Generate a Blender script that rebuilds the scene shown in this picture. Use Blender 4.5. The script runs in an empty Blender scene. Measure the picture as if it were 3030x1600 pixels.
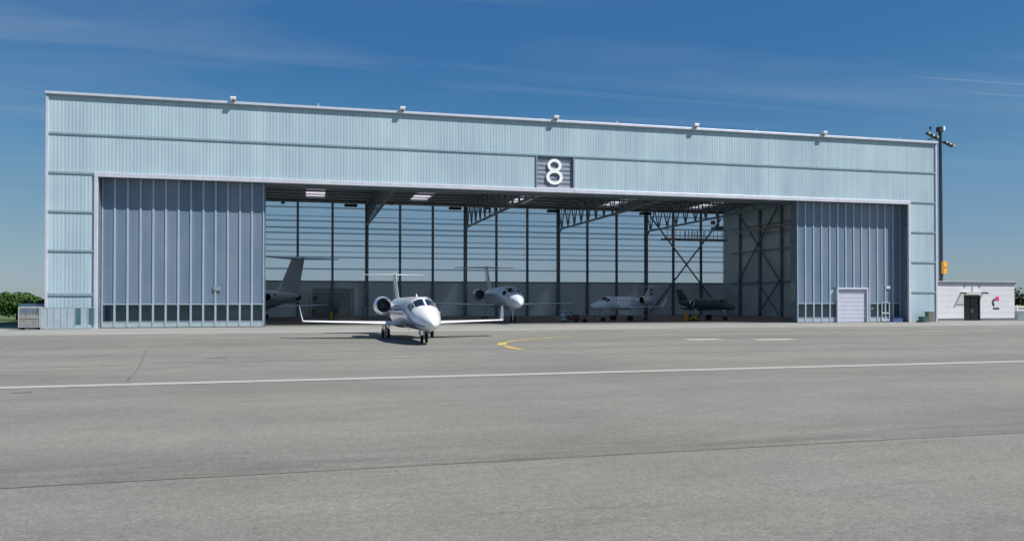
import bpy, bmesh, math, random
from mathutils import Vector, Matrix
random.seed(8)
R = math.radians
scene = bpy.context.scene
COL = scene.collection

# ------------------------------------------------------------------ materials
def new_mat(name):
    m = bpy.data.materials.new(name); m.use_nodes = True
    nt = m.node_tree; b = nt.nodes['Principled BSDF']
    return m, nt, b
def mat(name, col, rough=0.5, metal=0.0, var=0.12, scale=1.5, bump=0.0, bscale=20, stretch=(1,1,1), coat=0, spec=0.5):
    m, nt, b = new_mat(name)
    N, L = nt.nodes, nt.links
    b.inputs['Roughness'].default_value = rough
    b.inputs['Metallic'].default_value = metal
    b.inputs['Specular IOR Level'].default_value = spec
    b.inputs['Coat Weight'].default_value = coat
    tc = N.new('ShaderNodeTexCoord'); mp = N.new('ShaderNodeMapping')
    mp.inputs['Scale'].default_value = stretch
    L.new(tc.outputs['Object'], mp.inputs['Vector'])
    n = N.new('ShaderNodeTexNoise'); n.inputs['Scale'].default_value = scale; n.inputs['Detail'].default_value = 5
    L.new(mp.outputs[0], n.inputs['Vector'])
    r = N.new('ShaderNodeValToRGB')
    r.color_ramp.elements[0].position = 0.3; r.color_ramp.elements[1].position = 0.7
    r.color_ramp.elements[0].color = [c*(1-var) for c in col] + [1]
    r.color_ramp.elements[1].color = [min(1, c*(1+var)) for c in col] + [1]
    L.new(n.outputs['Fac'], r.inputs[0]); L.new(r.outputs[0], b.inputs['Base Color'])
    if bump:
        n2 = N.new('ShaderNodeTexNoise'); n2.inputs['Scale'].default_value = bscale
        bp = N.new('ShaderNodeBump'); bp.inputs['Strength'].default_value = bump; bp.inputs['Distance'].default_value = 0.02
        L.new(tc.outputs['Object'], n2.inputs['Vector']); L.new(n2.outputs['Fac'], bp.inputs['Height']); L.new(bp.outputs[0], b.inputs['Normal'])
    return m
def streak_mat(name, c0, c1, rough, fine=3.0, wide=0.5, spec=0.5):
    """vertical cladding: tone differs from sheet to sheet along X, a little dirt along the height"""
    m, nt, b = new_mat(name); N, L = nt.nodes, nt.links
    b.inputs['Roughness'].default_value = rough; b.inputs['Specular IOR Level'].default_value = spec
    tc = N.new('ShaderNodeTexCoord')
    outs = []
    for sc, zz in ((fine, 0.02), (wide, 0.01), (0.5, 0.45)):
        mp = N.new('ShaderNodeMapping'); mp.inputs['Scale'].default_value = (sc, sc, sc*zz if zz < .4 else sc*.5)
        n = N.new('ShaderNodeTexNoise'); n.inputs['Scale'].default_value = 1.0; n.inputs['Detail'].default_value = 2
        L.new(tc.outputs['Object'], mp.inputs[0]); L.new(mp.outputs[0], n.inputs['Vector']); outs.append(n.outputs['Fac'])
    a = N.new('ShaderNodeMath'); a.operation = 'ADD'; L.new(outs[0], a.inputs[0]); L.new(outs[1], a.inputs[1])
    a2 = N.new('ShaderNodeMath'); a2.operation = 'ADD'; L.new(a.outputs[0], a2.inputs[0]); L.new(outs[2], a2.inputs[1])
    d = N.new('ShaderNodeMath'); d.operation = 'DIVIDE'; d.inputs[1].default_value = 3; L.new(a2.outputs[0], d.inputs[0])
    r = N.new('ShaderNodeValToRGB'); r.color_ramp.elements[0].position = .38; r.color_ramp.elements[1].position = .62
    r.color_ramp.elements[0].color = (*c0, 1); r.color_ramp.elements[1].color = (*c1, 1)
    L.new(d.outputs[0], r.inputs[0]); L.new(r.outputs[0], b.inputs['Base Color'])
    return m
def glass_mat(name, tint, refl=0.12, haze=0.0, hazecol=(.6,.7,.75)):
    m = bpy.data.materials.new(name); m.use_nodes = True
    nt = m.node_tree; N, L = nt.nodes, nt.links; N.clear()
    out = N.new('ShaderNodeOutputMaterial'); t = N.new('ShaderNodeBsdfTransparent'); t.inputs[0].default_value = (*tint, 1)
    g = N.new('ShaderNodeBsdfGlossy'); g.inputs['Roughness'].default_value = 0.04
    fr = N.new('ShaderNodeFresnel'); fr.inputs[0].default_value = 1.5
    ml = N.new('ShaderNodeMath'); ml.operation = 'MULTIPLY_ADD'; ml.inputs[1].default_value = 1.0; ml.inputs[2].default_value = refl-0.04
    L.new(fr.outputs[0], ml.inputs[0])
    mx = N.new('ShaderNodeMixShader'); L.new(ml.outputs[0], mx.inputs[0]); L.new(t.outputs[0], mx.inputs[1]); L.new(g.outputs[0], mx.inputs[2])
    last = mx
    if haze:
        d = N.new('ShaderNodeBsdfTranslucent'); d.inputs[0].default_value = (*hazecol, 1)
        m2 = N.new('ShaderNodeMixShader'); m2.inputs[0].default_value = haze
        L.new(mx.outputs[0], m2.inputs[1]); L.new(d.outputs[0], m2.inputs[2]); last = m2
    L.new(last.outputs[0], out.inputs[0])
    return m

M = {}
M['clad'] = streak_mat('pale_cladding', (.335,.43,.505), (.425,.55,.60), .34, 3.4, .45)
M['door'] = streak_mat('door_cladding', (.105,.165,.245), (.180,.220,.300), .28, 1.7, .35)
M['gate'] = mat('gate_grey', (.36,.45,.50), .6, 0, .08, .5)
M['roller'] = mat('roller_door', (.50,.51,.61), .4, 0, .05)
M['alu'] = mat('aluminium_trim', (.60,.61,.68), .42, .25, .08)
M['mull'] = mat('door_mullion', (.36,.45,.53), .4, .2, .06)
M['rail'] = mat('cladding_rail', (.30,.39,.44), .45, .2, .08)
M['steel'] = mat('dark_steel', (.15,.20,.25), .5, .3, .15)
M['steel2'] = mat('rail_steel', (.24,.29,.33), .5, .2, .12)
M['deck'] = mat('roof_deck', (.36,.38,.38), .7, .1, .25, 1.0)
M['roofout'] = mat('roof_membrane', (.5,.5,.5), .8)
M['wain'] = mat('grey_wall', (.60,.75,.84), .7, 0, .1, .4)
M['sidew'] = mat('side_wall', (.52,.63,.67), .7, 0, .1, .3)
M['floor'] = mat('hangar_floor', (.34,.43,.50), .6, 0, .15, .3)
M['backglass'] = glass_mat('back_glazing', (1,1,1), .042, .28, (.97,.98,1))
M['railsheet'] = glass_mat('joint_strip', (.50,.55,.58), .042, .32, (.9,.95,1))
M['glass'] = glass_mat('door_glass', (.38,.54,.66), .10, .16, (.5,.7,.85))
M['teal'] = mat('teal_glass', (.06,.14,.16), .12, 0, .2, .5)
M['skyl'] = glass_mat('skylight_sheet', (.5,.5,.5), .04, .92, (.50,.46,.50))
M['white'] = mat('white_paint', (.80,.80,.80), .22, 0, .03, 1.0, coat=.3)
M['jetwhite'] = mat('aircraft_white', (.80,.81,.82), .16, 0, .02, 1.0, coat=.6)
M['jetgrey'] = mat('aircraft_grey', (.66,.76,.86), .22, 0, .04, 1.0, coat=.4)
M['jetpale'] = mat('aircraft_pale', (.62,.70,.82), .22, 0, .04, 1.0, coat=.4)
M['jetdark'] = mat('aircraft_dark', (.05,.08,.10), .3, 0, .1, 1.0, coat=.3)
M['jetblue'] = mat('stripe_blue', (.16,.30,.56), .2, 0, .04, 1.0, coat=.5)
M['jetbelly'] = mat('belly_grey', (.26,.34,.46), .25, 0, .05, 1.0, coat=.4)
M['black'] = mat('black', (.01,.01,.012), .5)
M['tyre'] = mat('tyre', (.018,.018,.02), .8)
M['chrome'] = mat('polished_lip', (.75,.76,.8), .18, 1.0, .02)
M['cockpit'] = mat('cockpit_glass', (.015,.018,.03), .06, 0, .1, 1, coat=.5)
M['conc'] = mat('pale_concrete', (.32,.31,.29), .85, 0, .12, .4, .3, 8)
M['lav'] = mat('sign_louvre', (.26,.27,.335), .5, .1, .06)
M['numeral'] = mat('numeral_white', (.85,.85,.85), .5, 0, .02)
M['bwall'] = mat('white_wall_panel', (.60,.59,.62), .55, 0, .05, .6)
M['bjoint'] = mat('wall_joint', (.50,.50,.53), .6)
M['bdoor'] = mat('dark_door_glass', (.012,.015,.02), .12, 0, .1, 1, spec=.3)
M['bdark'] = mat('dark_frame', (.02,.022,.026), .3)
M['fascia'] = mat('fascia_grey', (.14,.15,.18), .5, .3)
M['amber'] = mat('amber_box', (.75,.32,.01), .5, 0, .08, 3)
M['pink'] = mat('magenta_sign', (.70,.02,.16), .5, 0, .03)
M['navy'] = mat('navy_sign', (.03,.035,.07), .5)
M['red'] = mat('red_paint', (.14,.025,.03), .45, 0, .15)
M['orange'] = mat('orange_paint', (.60,.22,.02), .5, 0, .1)
M['yellow'] = mat('yellow_paint', (.55,.40,.02), .5, 0, .12)
M['bluep'] = mat('blue_paint', (.05,.11,.26), .45)
M['green'] = mat('green_bin', (.05,.12,.11), .5)
M['khaki'] = mat('khaki_box', (.16,.17,.14), .6)
M['warm'] = mat('warm_lens', (.70,.55,.35), .4)
M['mast'] = mat('mast_steel', (.035,.045,.06), .5, .3)
M['cage'] = mat('galvanised', (.30,.31,.31), .5, .5, .2, 3)
M['screen'] = glass_mat('screen_glass', (.55,.65,.68), .12, .55, (.6,.68,.72))
M['palepane'] = mat('pale_pane', (.34,.42,.46), .25, 0, .12, 1.2)
M['clear'] = glass_mat('clear_glass', (.9,.95,.95), .06)
M['pgalv'] = mat('pale_galvanised', (.42,.43,.43), .6, .1, .12, 3)
M['paleload'] = mat('pale_load', (.24,.24,.22), .7, 0, .3, 3)
M['bark'] = mat('bark', (.09,.065,.045), .9, 0, .3, 6)
def leafmat(name, c, v):
    m = mat(name, c, .65, 0, v, 1.1); return m
M['leaf'] = leafmat('leaf_green', (.05,.115,.02), .5)
M['leaf2'] = leafmat('leaf_dark', (.022,.060,.022), .5)
M['leaf3'] = leafmat('leaf_far', (.045,.075,.04), .4)

# apron asphalt
def apron_mat(name, base, warm, lane=6.96, y0=13.87, light=1.0):
    m, nt, b = new_mat(name); N, L = nt.nodes, nt.links
    b.inputs['Roughness'].default_value = .82; b.inputs['Specular IOR Level'].default_value = .3
    tc = N.new('ShaderNodeTexCoord')
    def noise(scale, st=(1,1,1), det=4, rough=.6):
        mp = N.new('ShaderNodeMapping'); mp.inputs['Scale'].default_value = st
        n = N.new('ShaderNodeTexNoise'); n.inputs['Scale'].default_value = scale; n.inputs['Detail'].default_value = det; n.inputs['Roughness'].default_value = rough
        L.new(tc.outputs['Object'], mp.inputs[0]); L.new(mp.outputs[0], n.inputs['Vector']); return n.outputs['Fac']
    def mr(v, a, bb, lo, hi):
        k = N.new('ShaderNodeMapRange'); k.inputs[1].default_value = a; k.inputs[2].default_value = bb
        k.inputs[3].default_value = lo; k.inputs[4].default_value = hi; L.new(v, k.inputs[0]); return k.outputs[0]
    def mul(a, bb):
        k = N.new('ShaderNodeMath'); k.operation = 'MULTIPLY'; L.new(a, k.inputs[0]); L.new(bb, k.inputs[1]); return k.outputs[0]
    grain = mul(mr(noise(48, det=3, rough=.75), .3, .7, .72, 1.30), mr(noise(18, det=3, rough=.7), .3, .7, .80, 1.20))
    coarse = mul(mr(noise(7, det=4, rough=.7), .3, .7, .87, 1.12), mr(noise(1.3, (.22,3.0,1), 5, .65), .54, .72, 1.0, .87))
    patch = mul(mr(noise(.16, (1,1.6,1), 5), .3, .72, .87, 1.10), mr(noise(1.3, (.8,1.3,1), 6, .7), .3, .7, .93, 1.06))
    wheel = mr(noise(.35, (.16,1.7,1), 4), .35, .7, 1.04, .93)
    oil = mul(mr(noise(.5, (.5,2.2,1), 3), .64, .80, 1.0, .80), mr(noise(.8, (.22,3.2,1), 4), .60, .74, 1.0, .84))
    # paving lanes parallel to the hangar each have their own age
    sp = N.new('ShaderNodeSeparateXYZ'); L.new(tc.outputs['Object'], sp.inputs[0])
    s1 = N.new('ShaderNodeMath'); s1.operation = 'SUBTRACT'; s1.inputs[1].default_value = y0; L.new(sp.outputs[1], s1.inputs[0])
    s2 = N.new('ShaderNodeMath'); s2.operation = 'DIVIDE'; s2.inputs[1].default_value = lane; L.new(s1.outputs[0], s2.inputs[0])
    s3 = N.new('ShaderNodeMath'); s3.operation = 'FLOOR'; L.new(s2.outputs[0], s3.inputs[0])
    wn = N.new('ShaderNodeTexWhiteNoise'); wn.noise_dimensions = '1D'; L.new(s3.outputs[0], wn.inputs['W'])
    lanev = mr(wn.outputs['Value'], 0, 1, .95, 1.05)
    sx1 = N.new('ShaderNodeMath'); sx1.operation = 'MULTIPLY_ADD'; sx1.inputs[1].default_value = -math.tan(R(1.3)); L.new(sp.outputs[0], sx1.inputs[0]); L.new(sp.outputs[1], sx1.inputs[2])
    near = mr(sx1.outputs[0], 11.15, 13.1, 1, 0); on = mr(sx1.outputs[0], 11.10, 11.16, 0, 1)
    dirt = mul(mul(near, on), mr(noise(.9, (.3,2.5,1), 6, .7), .38, .62, 0, 1)); dirt = mr(dirt, 0, 1, 1.0, .64)
    f = mul(mul(mul(mul(grain, dirt), coarse), mul(patch, wheel)), mul(lanev, oil))
    mixc = N.new('ShaderNodeMix'); mixc.data_type = 'RGBA'
    L.new(mr(noise(.09, (1,1,1), 3), .35, .65, 0, 1), mixc.inputs[0])
    mixc.inputs[6].default_value = (*base, 1); mixc.inputs[7].default_value = (*warm, 1)
    vm = N.new('ShaderNodeVectorMath'); vm.operation = 'SCALE'; L.new(mixc.outputs[2], vm.inputs[0]); L.new(f, vm.inputs['Scale'])
    L.new(vm.outputs[0], b.inputs['Base Color'])
    bp = N.new('ShaderNodeBump'); bp.inputs['Strength'].default_value = .35; bp.inputs['Distance'].default_value = .006
    L.new(noise(60, det=3), bp.inputs['Height']); L.new(bp.outputs[0], b.inputs['Normal'])
    return m
M['apron'] = apron_mat('apron_asphalt', (.184,.185,.166), (.205,.197,.170))
M['stand'] = apron_mat('stand_concrete', (.262,.265,.250), (.285,.275,.252), 3.6, 0)
def worn_paint(name, col, under, thr=.42):
    m, nt, b = new_mat(name); N, L = nt.nodes, nt.links
    b.inputs['Roughness'].default_value = .7
    tc = N.new('ShaderNodeTexCoord'); n = N.new('ShaderNodeTexNoise'); n.inputs['Scale'].default_value = 2.2; n.inputs['Detail'].default_value = 8
    n.inputs['Roughness'].default_value = .75
    L.new(tc.outputs['Object'], n.inputs['Vector'])
    r = N.new('ShaderNodeValToRGB'); r.color_ramp.elements[0].position = thr-.06; r.color_ramp.elements[1].position = thr+.08
    r.color_ramp.elements[0].color = (*under, 1); r.color_ramp.elements[1].color = (*col, 1)
    L.new(n.outputs['Fac'], r.inputs[0]); L.new(r.outputs[0], b.inputs['Base Color']); return m
M['joint'] = worn_paint('joint_sealant', (.185,.178,.158), (.115,.11,.098), .5)
M['seam'] = worn_paint('seam_sealant', (.175,.165,.140), (.145,.133,.110), .50)
M['faint_joint'] = worn_paint('faint_joint', (.19,.185,.165), (.15,.145,.13), .5)
M['pale_joint'] = worn_paint('pale_joint', (.235,.235,.215), (.185,.185,.168), .5)
M['line_white'] = worn_paint('line_white', (.37,.355,.325), (.27,.265,.24), .40)
M['line_yellow'] = worn_paint('line_yellow', (.62,.42,.07), (.33,.27,.15), .44)
M['line_faint'] = worn_paint('line_faint', (.50,.46,.36), (.28,.27,.23), .44)
M['yellow_faint'] = worn_paint('yellow_faint', (.29,.25,.14), (.19,.185,.165), .50)
M['grass'] = mat('grass', (.075,.115,.028), .9, 0, .35, .25)

# ------------------------------------------------------------------ builders
class MB:
    def __init__(s): s.v = []; s.f = []; s.smooth = False
    def add(s, vs, fs):
        o = len(s.v); s.v += [tuple(p) for p in vs]; s.f += [tuple(i+o for i in f) for f in fs]; return s
    def box(s, x0, x1, y0, y1, z0, z1):
        vs = [(x,y,z) for x in (x0,x1) for y in (y0,y1) for z in (z0,z1)]
        return s.add(vs, [(0,1,3,2),(4,6,7,5),(0,4,5,1),(2,3,7,6),(0,2,6,4),(1,5,7,3)])
    def bar(s, a, b, w, h=None, up=(0,0,1)):
        h = h or w; a = Vector(a); b = Vector(b); d = (b-a).normalized(); u = Vector(up)
        if abs(d.dot(u)) > .98: u = Vector((0,1,0))
        r = d.cross(u).normalized(); u = r.cross(d).normalized()
        vs = []
        for p in (a, b):
            for i, j in ((-1,-1),(1,-1),(1,1),(-1,1)): vs.append(p + r*(w/2*i) + u*(h/2*j))
        return s.add(vs, [(0,1,2,3)[::-1],(4,5,6,7),(0,1,5,4),(1,2,6,5),(2,3,7,6),(3,0,4,7)])
    def tube(s, a, b, r0, r1=None, n=12, cap=True):
        r1 = r0 if r1 is None else r1; a = Vector(a); b = Vector(b); d = (b-a).normalized()
        u = Vector((0,0,1)) if abs(d.z) < .9 else Vector((1,0,0))
        p = d.cross(u).normalized(); q = d.cross(p)
        vs = [c + (p*math.cos(2*math.pi*i/n) + q*math.sin(2*math.pi*i/n))*rr for c, rr in ((a,r0),(b,r1)) for i in range(n)]
        fs = [(i,(i+1)%n,n+(i+1)%n,n+i) for i in range(n)]
        if cap: fs += [tuple(range(n))[::-1], tuple(range(n,2*n))]
        return s.add(vs, fs)
    def lathe(s, c, axis, prof, n=28):
        """prof: list of (distance along axis, radius)"""
        d = Vector(axis).normalized(); u = Vector((0,0,1)) if abs(d.z) < .9 else Vector((1,0,0))
        p = d.cross(u).normalized(); q = d.cross(p); c = Vector(c)
        vs = [c + d*t + (p*math.cos(2*math.pi*i/n) + q*math.sin(2*math.pi*i/n))*r for t, r in prof for i in range(n)]
        fs = [(k*n+i, k*n+(i+1)%n, (k+1)*n+(i+1)%n, (k+1)*n+i) for k in range(len(prof)-1) for i in range(n)]
        return s.add(vs, fs)
    def loft(s, rings, cap=True):
        n = len(rings[0]); vs = [p for r in rings for p in r]
        fs = [(k*n+i, k*n+(i+1)%n, (k+1)*n+(i+1)%n, (k+1)*n+i) for k in range(len(rings)-1) for i in range(n)]
        if cap: fs += [tuple(range(n))[::-1], tuple((len(rings)-1)*n+i for i in range(n))]
        return s.add(vs, fs)
    def build(s, name, m, parent=None, smooth=False, bevel=0, loc=None):
        me = bpy.data.meshes.new(name); me.from_pydata(s.v, [], s.f); me.validate()
        bm = bmesh.new(); bm.from_mesh(me)
        bmesh.ops.recalc_face_normals(bm, faces=bm.faces); bm.to_mesh(me); bm.free()
        ms = m if isinstance(m, (list, tuple)) else [m]
        for x in ms: me.materials.append(x)
        o = bpy.data.objects.new(name, me); COL.objects.link(o)
        if parent: o.parent = parent
        if loc: o.location = loc
        if smooth:
            for p in me.polygons: p.use_smooth = True
            try: me.set_sharp_from_angle(angle=R(40))
            except Exception: pass
        if bevel:
            bv = o.modifiers.new('bevel', 'BEVEL'); bv.width = bevel; bv.segments = 2; bv.limit_method = 'ANGLE'
        return o
def tag(o, label=None, cat=None, group=None, kind=None):
    if label: o['label'] = label
    if cat: o['category'] = cat
    if group: o['group'] = group
    if kind: o['kind'] = kind
    return o
def empty(name, loc, rz=0, label=None, cat=None, group=None):
    o = bpy.data.objects.new(name, None); COL.objects.link(o); o.location = loc; o.rotation_euler = (0,0,rz)
    return tag(o, label, cat, group)
def struct(o): o['kind'] = 'structure'; return o
def copy_tree(o, parent=None):
    c = o.copy(); COL.objects.link(c)
    if parent: c.parent = parent
    for ch in [x for x in bpy.data.objects if x.parent == o]: copy_tree(ch, c)
    return c

# ------------------------------------------------------------------ camera
# world: hangar front along X at y=71.5, inside is +Y, camera 2.3 m up at the origin
cam = bpy.data.objects.new('camera', bpy.data.cameras.new('camera')); COL.objects.link(cam)
cam.location = (0,0,2.29); cam.rotation_euler = (R(90.6), 0, R(-14.1))
cam.data.sensor_width = 36; cam.data.lens = 28.285; cam.data.shift_y = .0209
cam.data.clip_end = 20000; cam.data.clip_start = .1
scene.camera = cam

# ------------------------------------------------------------------ light
sv = Vector((1.3, -1.0, 2.1)).normalized()
sun = bpy.data.objects.new('sun', bpy.data.lights.new('sun', 'SUN')); COL.objects.link(sun)
sun.data.energy = 5.0; sun.data.angle = R(.53); sun.data.color = (1, .965, .91)
sun.rotation_euler = sv.to_track_quat('Z', 'Y').to_euler(); sun.location = (30,-20,60)
world = bpy.data.worlds.new('World'); scene.world = world; world.use_nodes = True
nt = world.node_tree; N, L = nt.nodes, nt.links
bg = N['Background']; sky = N.new('ShaderNodeTexSky'); sky.sky_type = 'NISHITA'; sky.sun_disc = False
sky.sun_elevation = math.asin(sv.z); sky.sun_rotation = math.atan2(sv.x, sv.y)
EXPO = 2**.35
sky.air_density = 1.0; sky.dust_density = .35; sky.ozone_density = 3.0; sky.altitude = 400
# high thin cirrus, laid out on a plane far above
tc = N.new('ShaderNodeTexCoord'); sp = N.new('ShaderNodeSeparateXYZ'); L.new(tc.outputs['Generated'], sp.inputs[0])
def math_(op, a, b=None, c=None):
    k = N.new('ShaderNodeMath'); k.operation = op
    for i, x in enumerate((a, b, c)):
        if x is None: continue
        if isinstance(x, (int, float)): k.inputs[i].default_value = x
        else: L.new(x, k.inputs[i])
    return k.outputs[0]
zc = math_('MAXIMUM', sp.outputs[2], .02)
cx = math_('DIVIDE', sp.outputs[0], zc); cy = math_('DIVIDE', sp.outputs[1], zc)
cb = N.new('ShaderNodeCombineXYZ'); L.new(cx, cb.inputs[0]); L.new(cy, cb.inputs[1])
mp = N.new('ShaderNodeMapping'); mp.inputs['Rotation'].default_value = (0,0,R(-22)); mp.inputs['Scale'].default_value = (.28, 1.5, 1)
mp.inputs['Location'].default_value = (3.1, .4, 0)
L.new(cb.outputs[0], mp.inputs[0])
n1 = N.new('ShaderNodeTexNoise'); n1.inputs['Scale'].default_value = .8; n1.inputs['Detail'].default_value = 8; n1.inputs['Roughness'].default_value = .55; n1.inputs['Distortion'].default_value = .9
L.new(mp.outputs[0], n1.inputs['Vector'])
cr = N.new('ShaderNodeMapRange'); cr.inputs[1].default_value = .46; cr.inputs[2].default_value = .78; cr.inputs[3].default_value = 0; cr.inputs[4].default_value = .34
L.new(n1.outputs['Fac'], cr.inputs[0])
cm = N.new('ShaderNodeMapRange'); cm.inputs[1].default_value = .10; cm.inputs[2].default_value = .24; cm.inputs[3].default_value = .12; cm.inputs[4].default_value = 1
L.new(sp.outputs[2], cm.inputs[0]); cfac = math_('MULTIPLY', cr.outputs[0], cm.outputs[0])
# old contrails: thin straight lines at cloud height
for x0_, y0_, ux, uy, ll, w_ in ((2.4722, 3.0466, 0.9998, -0.0204, 0.7306, 0.012), (2.9325, 3.2309, 0.998, -0.063, 0.4515, 0.012)):
    ddx = math_('SUBTRACT', cx, x0_); ddy = math_('SUBTRACT', cy, y0_)
    al = math_('ADD', math_('MULTIPLY', ddx, ux), math_('MULTIPLY', ddy, uy)); pe = math_('ABSOLUTE', math_('SUBTRACT', math_('MULTIPLY', ddx, uy), math_('MULTIPLY', ddy, ux)))
    m1 = N.new('ShaderNodeMapRange'); m1.inputs[1].default_value = 0; m1.inputs[2].default_value = w_*2.2; m1.inputs[3].default_value = .30; m1.inputs[4].default_value = 0; L.new(pe, m1.inputs[0])
    m2 = N.new('ShaderNodeMapRange'); m2.inputs[1].default_value = 0; m2.inputs[2].default_value = ll*.5; L.new(al, m2.inputs[0])
    up = math_('GREATER_THAN', sp.outputs[2], .05); cfac = math_('MAXIMUM', cfac, math_('MULTIPLY', math_('MULTIPLY', m1.outputs[0], m2.outputs[0]), up))
# deep polarised blue overhead, grey-green haze low down: tone curve of the sky per channel
hs = N.new('ShaderNodeHueSaturation'); hs.inputs['Saturation'].default_value = 1.12
L.new(sky.outputs[0], hs.inputs['Color'])
sr = N.new('ShaderNodeSeparateColor'); L.new(hs.outputs[0], sr.inputs[0])
cc = N.new('ShaderNodeCombineColor')
for k, pts in enumerate((((0,0),(.07,.040),(.10,.052),(.19,.145),(.35,.245),(.52,.325),(1,.5)), ((0,0),(.15,.150),(.19,.176),(.30,.285),(.515,.392),(.6,.43),(1,.55)), ((0,0),(.29,.362),(.352,.395),(.47,.475),(.55,.48),(1,.6)))):
    v = math_('MULTIPLY', sr.outputs[k], .0762)
    rp = N.new('ShaderNodeValToRGB'); rp.color_ramp.interpolation = 'LINEAR'; e_ = rp.color_ramp.elements
    while len(e_) < len(pts): e_.new(.5)
    for q, (a, b_) in enumerate(pts): e_[q].position = a; e_[q].color = (b_, b_, b_, 1)
    L.new(v, rp.inputs[0]); v = math_('MULTIPLY', rp.outputs[0], 1/(.06*EXPO)); L.new(v, cc.inputs[k])
mx = N.new('ShaderNodeMix'); mx.data_type = 'RGBA'; L.new(cfac, mx.inputs[0]); L.new(cc.outputs[0], mx.inputs[6]); mx.inputs[7].default_value = (5.2,6.2,7.2,1)
L.new(mx.outputs[2], bg.inputs['Color']); bg.inputs['Strength'].default_value = .06
scene.view_settings.view_transform = 'Standard'; scene.view_settings.look = 'None'
scene.view_settings.exposure = 0.35; scene.view_settings.gamma = 1

# ------------------------------------------------------------------ ground
def sheet(name, x0, x1, y0, y1, z, m, kind='structure'):
    o = MB().add([(x0,y0,z),(x1,y0,z),(x1,y1,z),(x0,y1,z)], [(0,1,2,3)]).build(name, m); o['kind'] = kind; return o
sheet('ground', -9000, 9000, -9000, 9000, -.05, M['grass'])
def poly(name, pts, z, m):
    return struct(MB().add([(x,y,z) for x,y in pts], [tuple(range(len(pts)))]).build(name, m))
poly('apron', [(-70,-40),(230,-40),(230,215),(150,215),(-20,175),(-21,81),(-70,79)], -.004, M['apron'])  # unseen part behind the hangar is added to bounce light into the rear glazing
poly('apron_strip', [(-46,58.6),(6,58.6),(40,61.0),(120,62.0),(120,71.4),(-46,71.4)], 0.0, M['stand'])
def along(name, x0, y0, x1, y1, w, m, z=.003, n=1, wob=0, seed=0):
    """strip that lies on the apron; wob gives a hand-laid edge"""
    rnd = random.Random(seed); d = Vector((x1-x0, y1-y0)); nr = Vector((-d.y, d.x)).normalized(); vs = []
    for i in range(n+1):
        p = Vector((x0,y0))+d*(i/n)+nr*(rnd.uniform(-wob,wob)); ww = w*(1+rnd.uniform(-.4,.4) if wob else 1)
        vs += [(p.x+nr.x*ww/2, p.y+nr.y*ww/2, z), (p.x-nr.x*ww/2, p.y-nr.y*ww/2, z)]
    return struct(MB().add(vs, [(2*i,2*i+1,2*i+3,2*i+2) for i in range(n)]).build(name, m))
SL = math.tan(R(1.3))
def ln(y, x): return y+SL*x
for y, x0, x1, w, m, wob in ((11.15,-40,80,.028,'seam',.010),(30.9,-40,-6.2,.30,'pale_joint',.03),(32.2,-5.7,90,.26,'pale_joint',.05),(37.0,-30,90,.14,'pale_joint',.05),
                     (44.0,-30,30,.12,'pale_joint',.05),(50.5,-40,9,.10,'faint_joint',.05)):
    along('pavement_joint', x0, ln(y,x0), x1, ln(y,x1), w, M[m], .002, max(4,int(abs(x1-x0)/1.5)), wob, int(y*10))
pts = [(-4.8,23.9),(-5.15,25.6),(-5.3,27.4),(-5.75,30.4),(-6.3,34.0),(-7.0,38.0),(-7.5,41.7)]
for k, ((a,b),(c,d)) in enumerate(zip(pts, pts[1:])): along('pavement_crack', a, b, c, d, .05 if k < 4 else .035, M['joint'], .0025, 8, .03, 50+k)
along('white_apron_line', -60, ln(23.65,-60), 150, ln(23.65,150)+1.0, .60, M['line_white'], .006)
def ribbon(name, pts, w, m, z=.006):
    mb = MB(); L_ = []
    for i, p in enumerate(pts):
        p = Vector(p); a = Vector(pts[max(i-1,0)]); b = Vector(pts[min(i+1,len(pts)-1)])
        d = (b-a).normalized(); nrm = Vector((-d.y, d.x))
        L_ += [(p.x+nrm.x*w/2, p.y+nrm.y*w/2, z), (p.x-nrm.x*w/2, p.y-nrm.y*w/2, z)]
    mb.add(L_, [(2*i,2*i+1,2*i+3,2*i+2) for i in range(len(pts)-1)])
    return struct(mb.build(name, m))
ribbon('yellow_taxi_line', [(15.9,47.9),(14.4,47.2),(12.5,45.6),(11.1,44.0),(10.1,42.1)], .24, M['line_yellow'])
ribbon('yellow_taxi_line', [(10.1,42.1),(9.75,41.2),(9.6,40.0)], .46, M['line_yellow'])
ribbon('yellow_taxi_line', [(9.45,38.9),(9.45,37.8),(9.6,36.4)], .36, M['line_yellow'])
ribbon('faded_taxi_line', [(16.0,47.95),(18.5,49.6),(22,51.6),(26,53.0),(34,53.7),(50,54.3)], .2, M['yellow_faint'])
for x0, x1, y0, y1 in ((21.3,23.5,42.4,43.6),(25.1,27.6,41.3,42.5),(44,46.5,50.6,51.0),(48.5,51,50.8,51.2)):
    sheet('faded_marking', x0, x1, y0, y1, .006, M['line_faint'])
for x0, x1, y0, y1 in ((-7.15,-6.75,22.3,22.55),(-15.5,-14.6,43.8,44.4),(-4.0,-3.2,33.8,34.0)):
    sheet('repair_patch', x0, x1, y0, y1, .0045, M['joint'])

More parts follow.
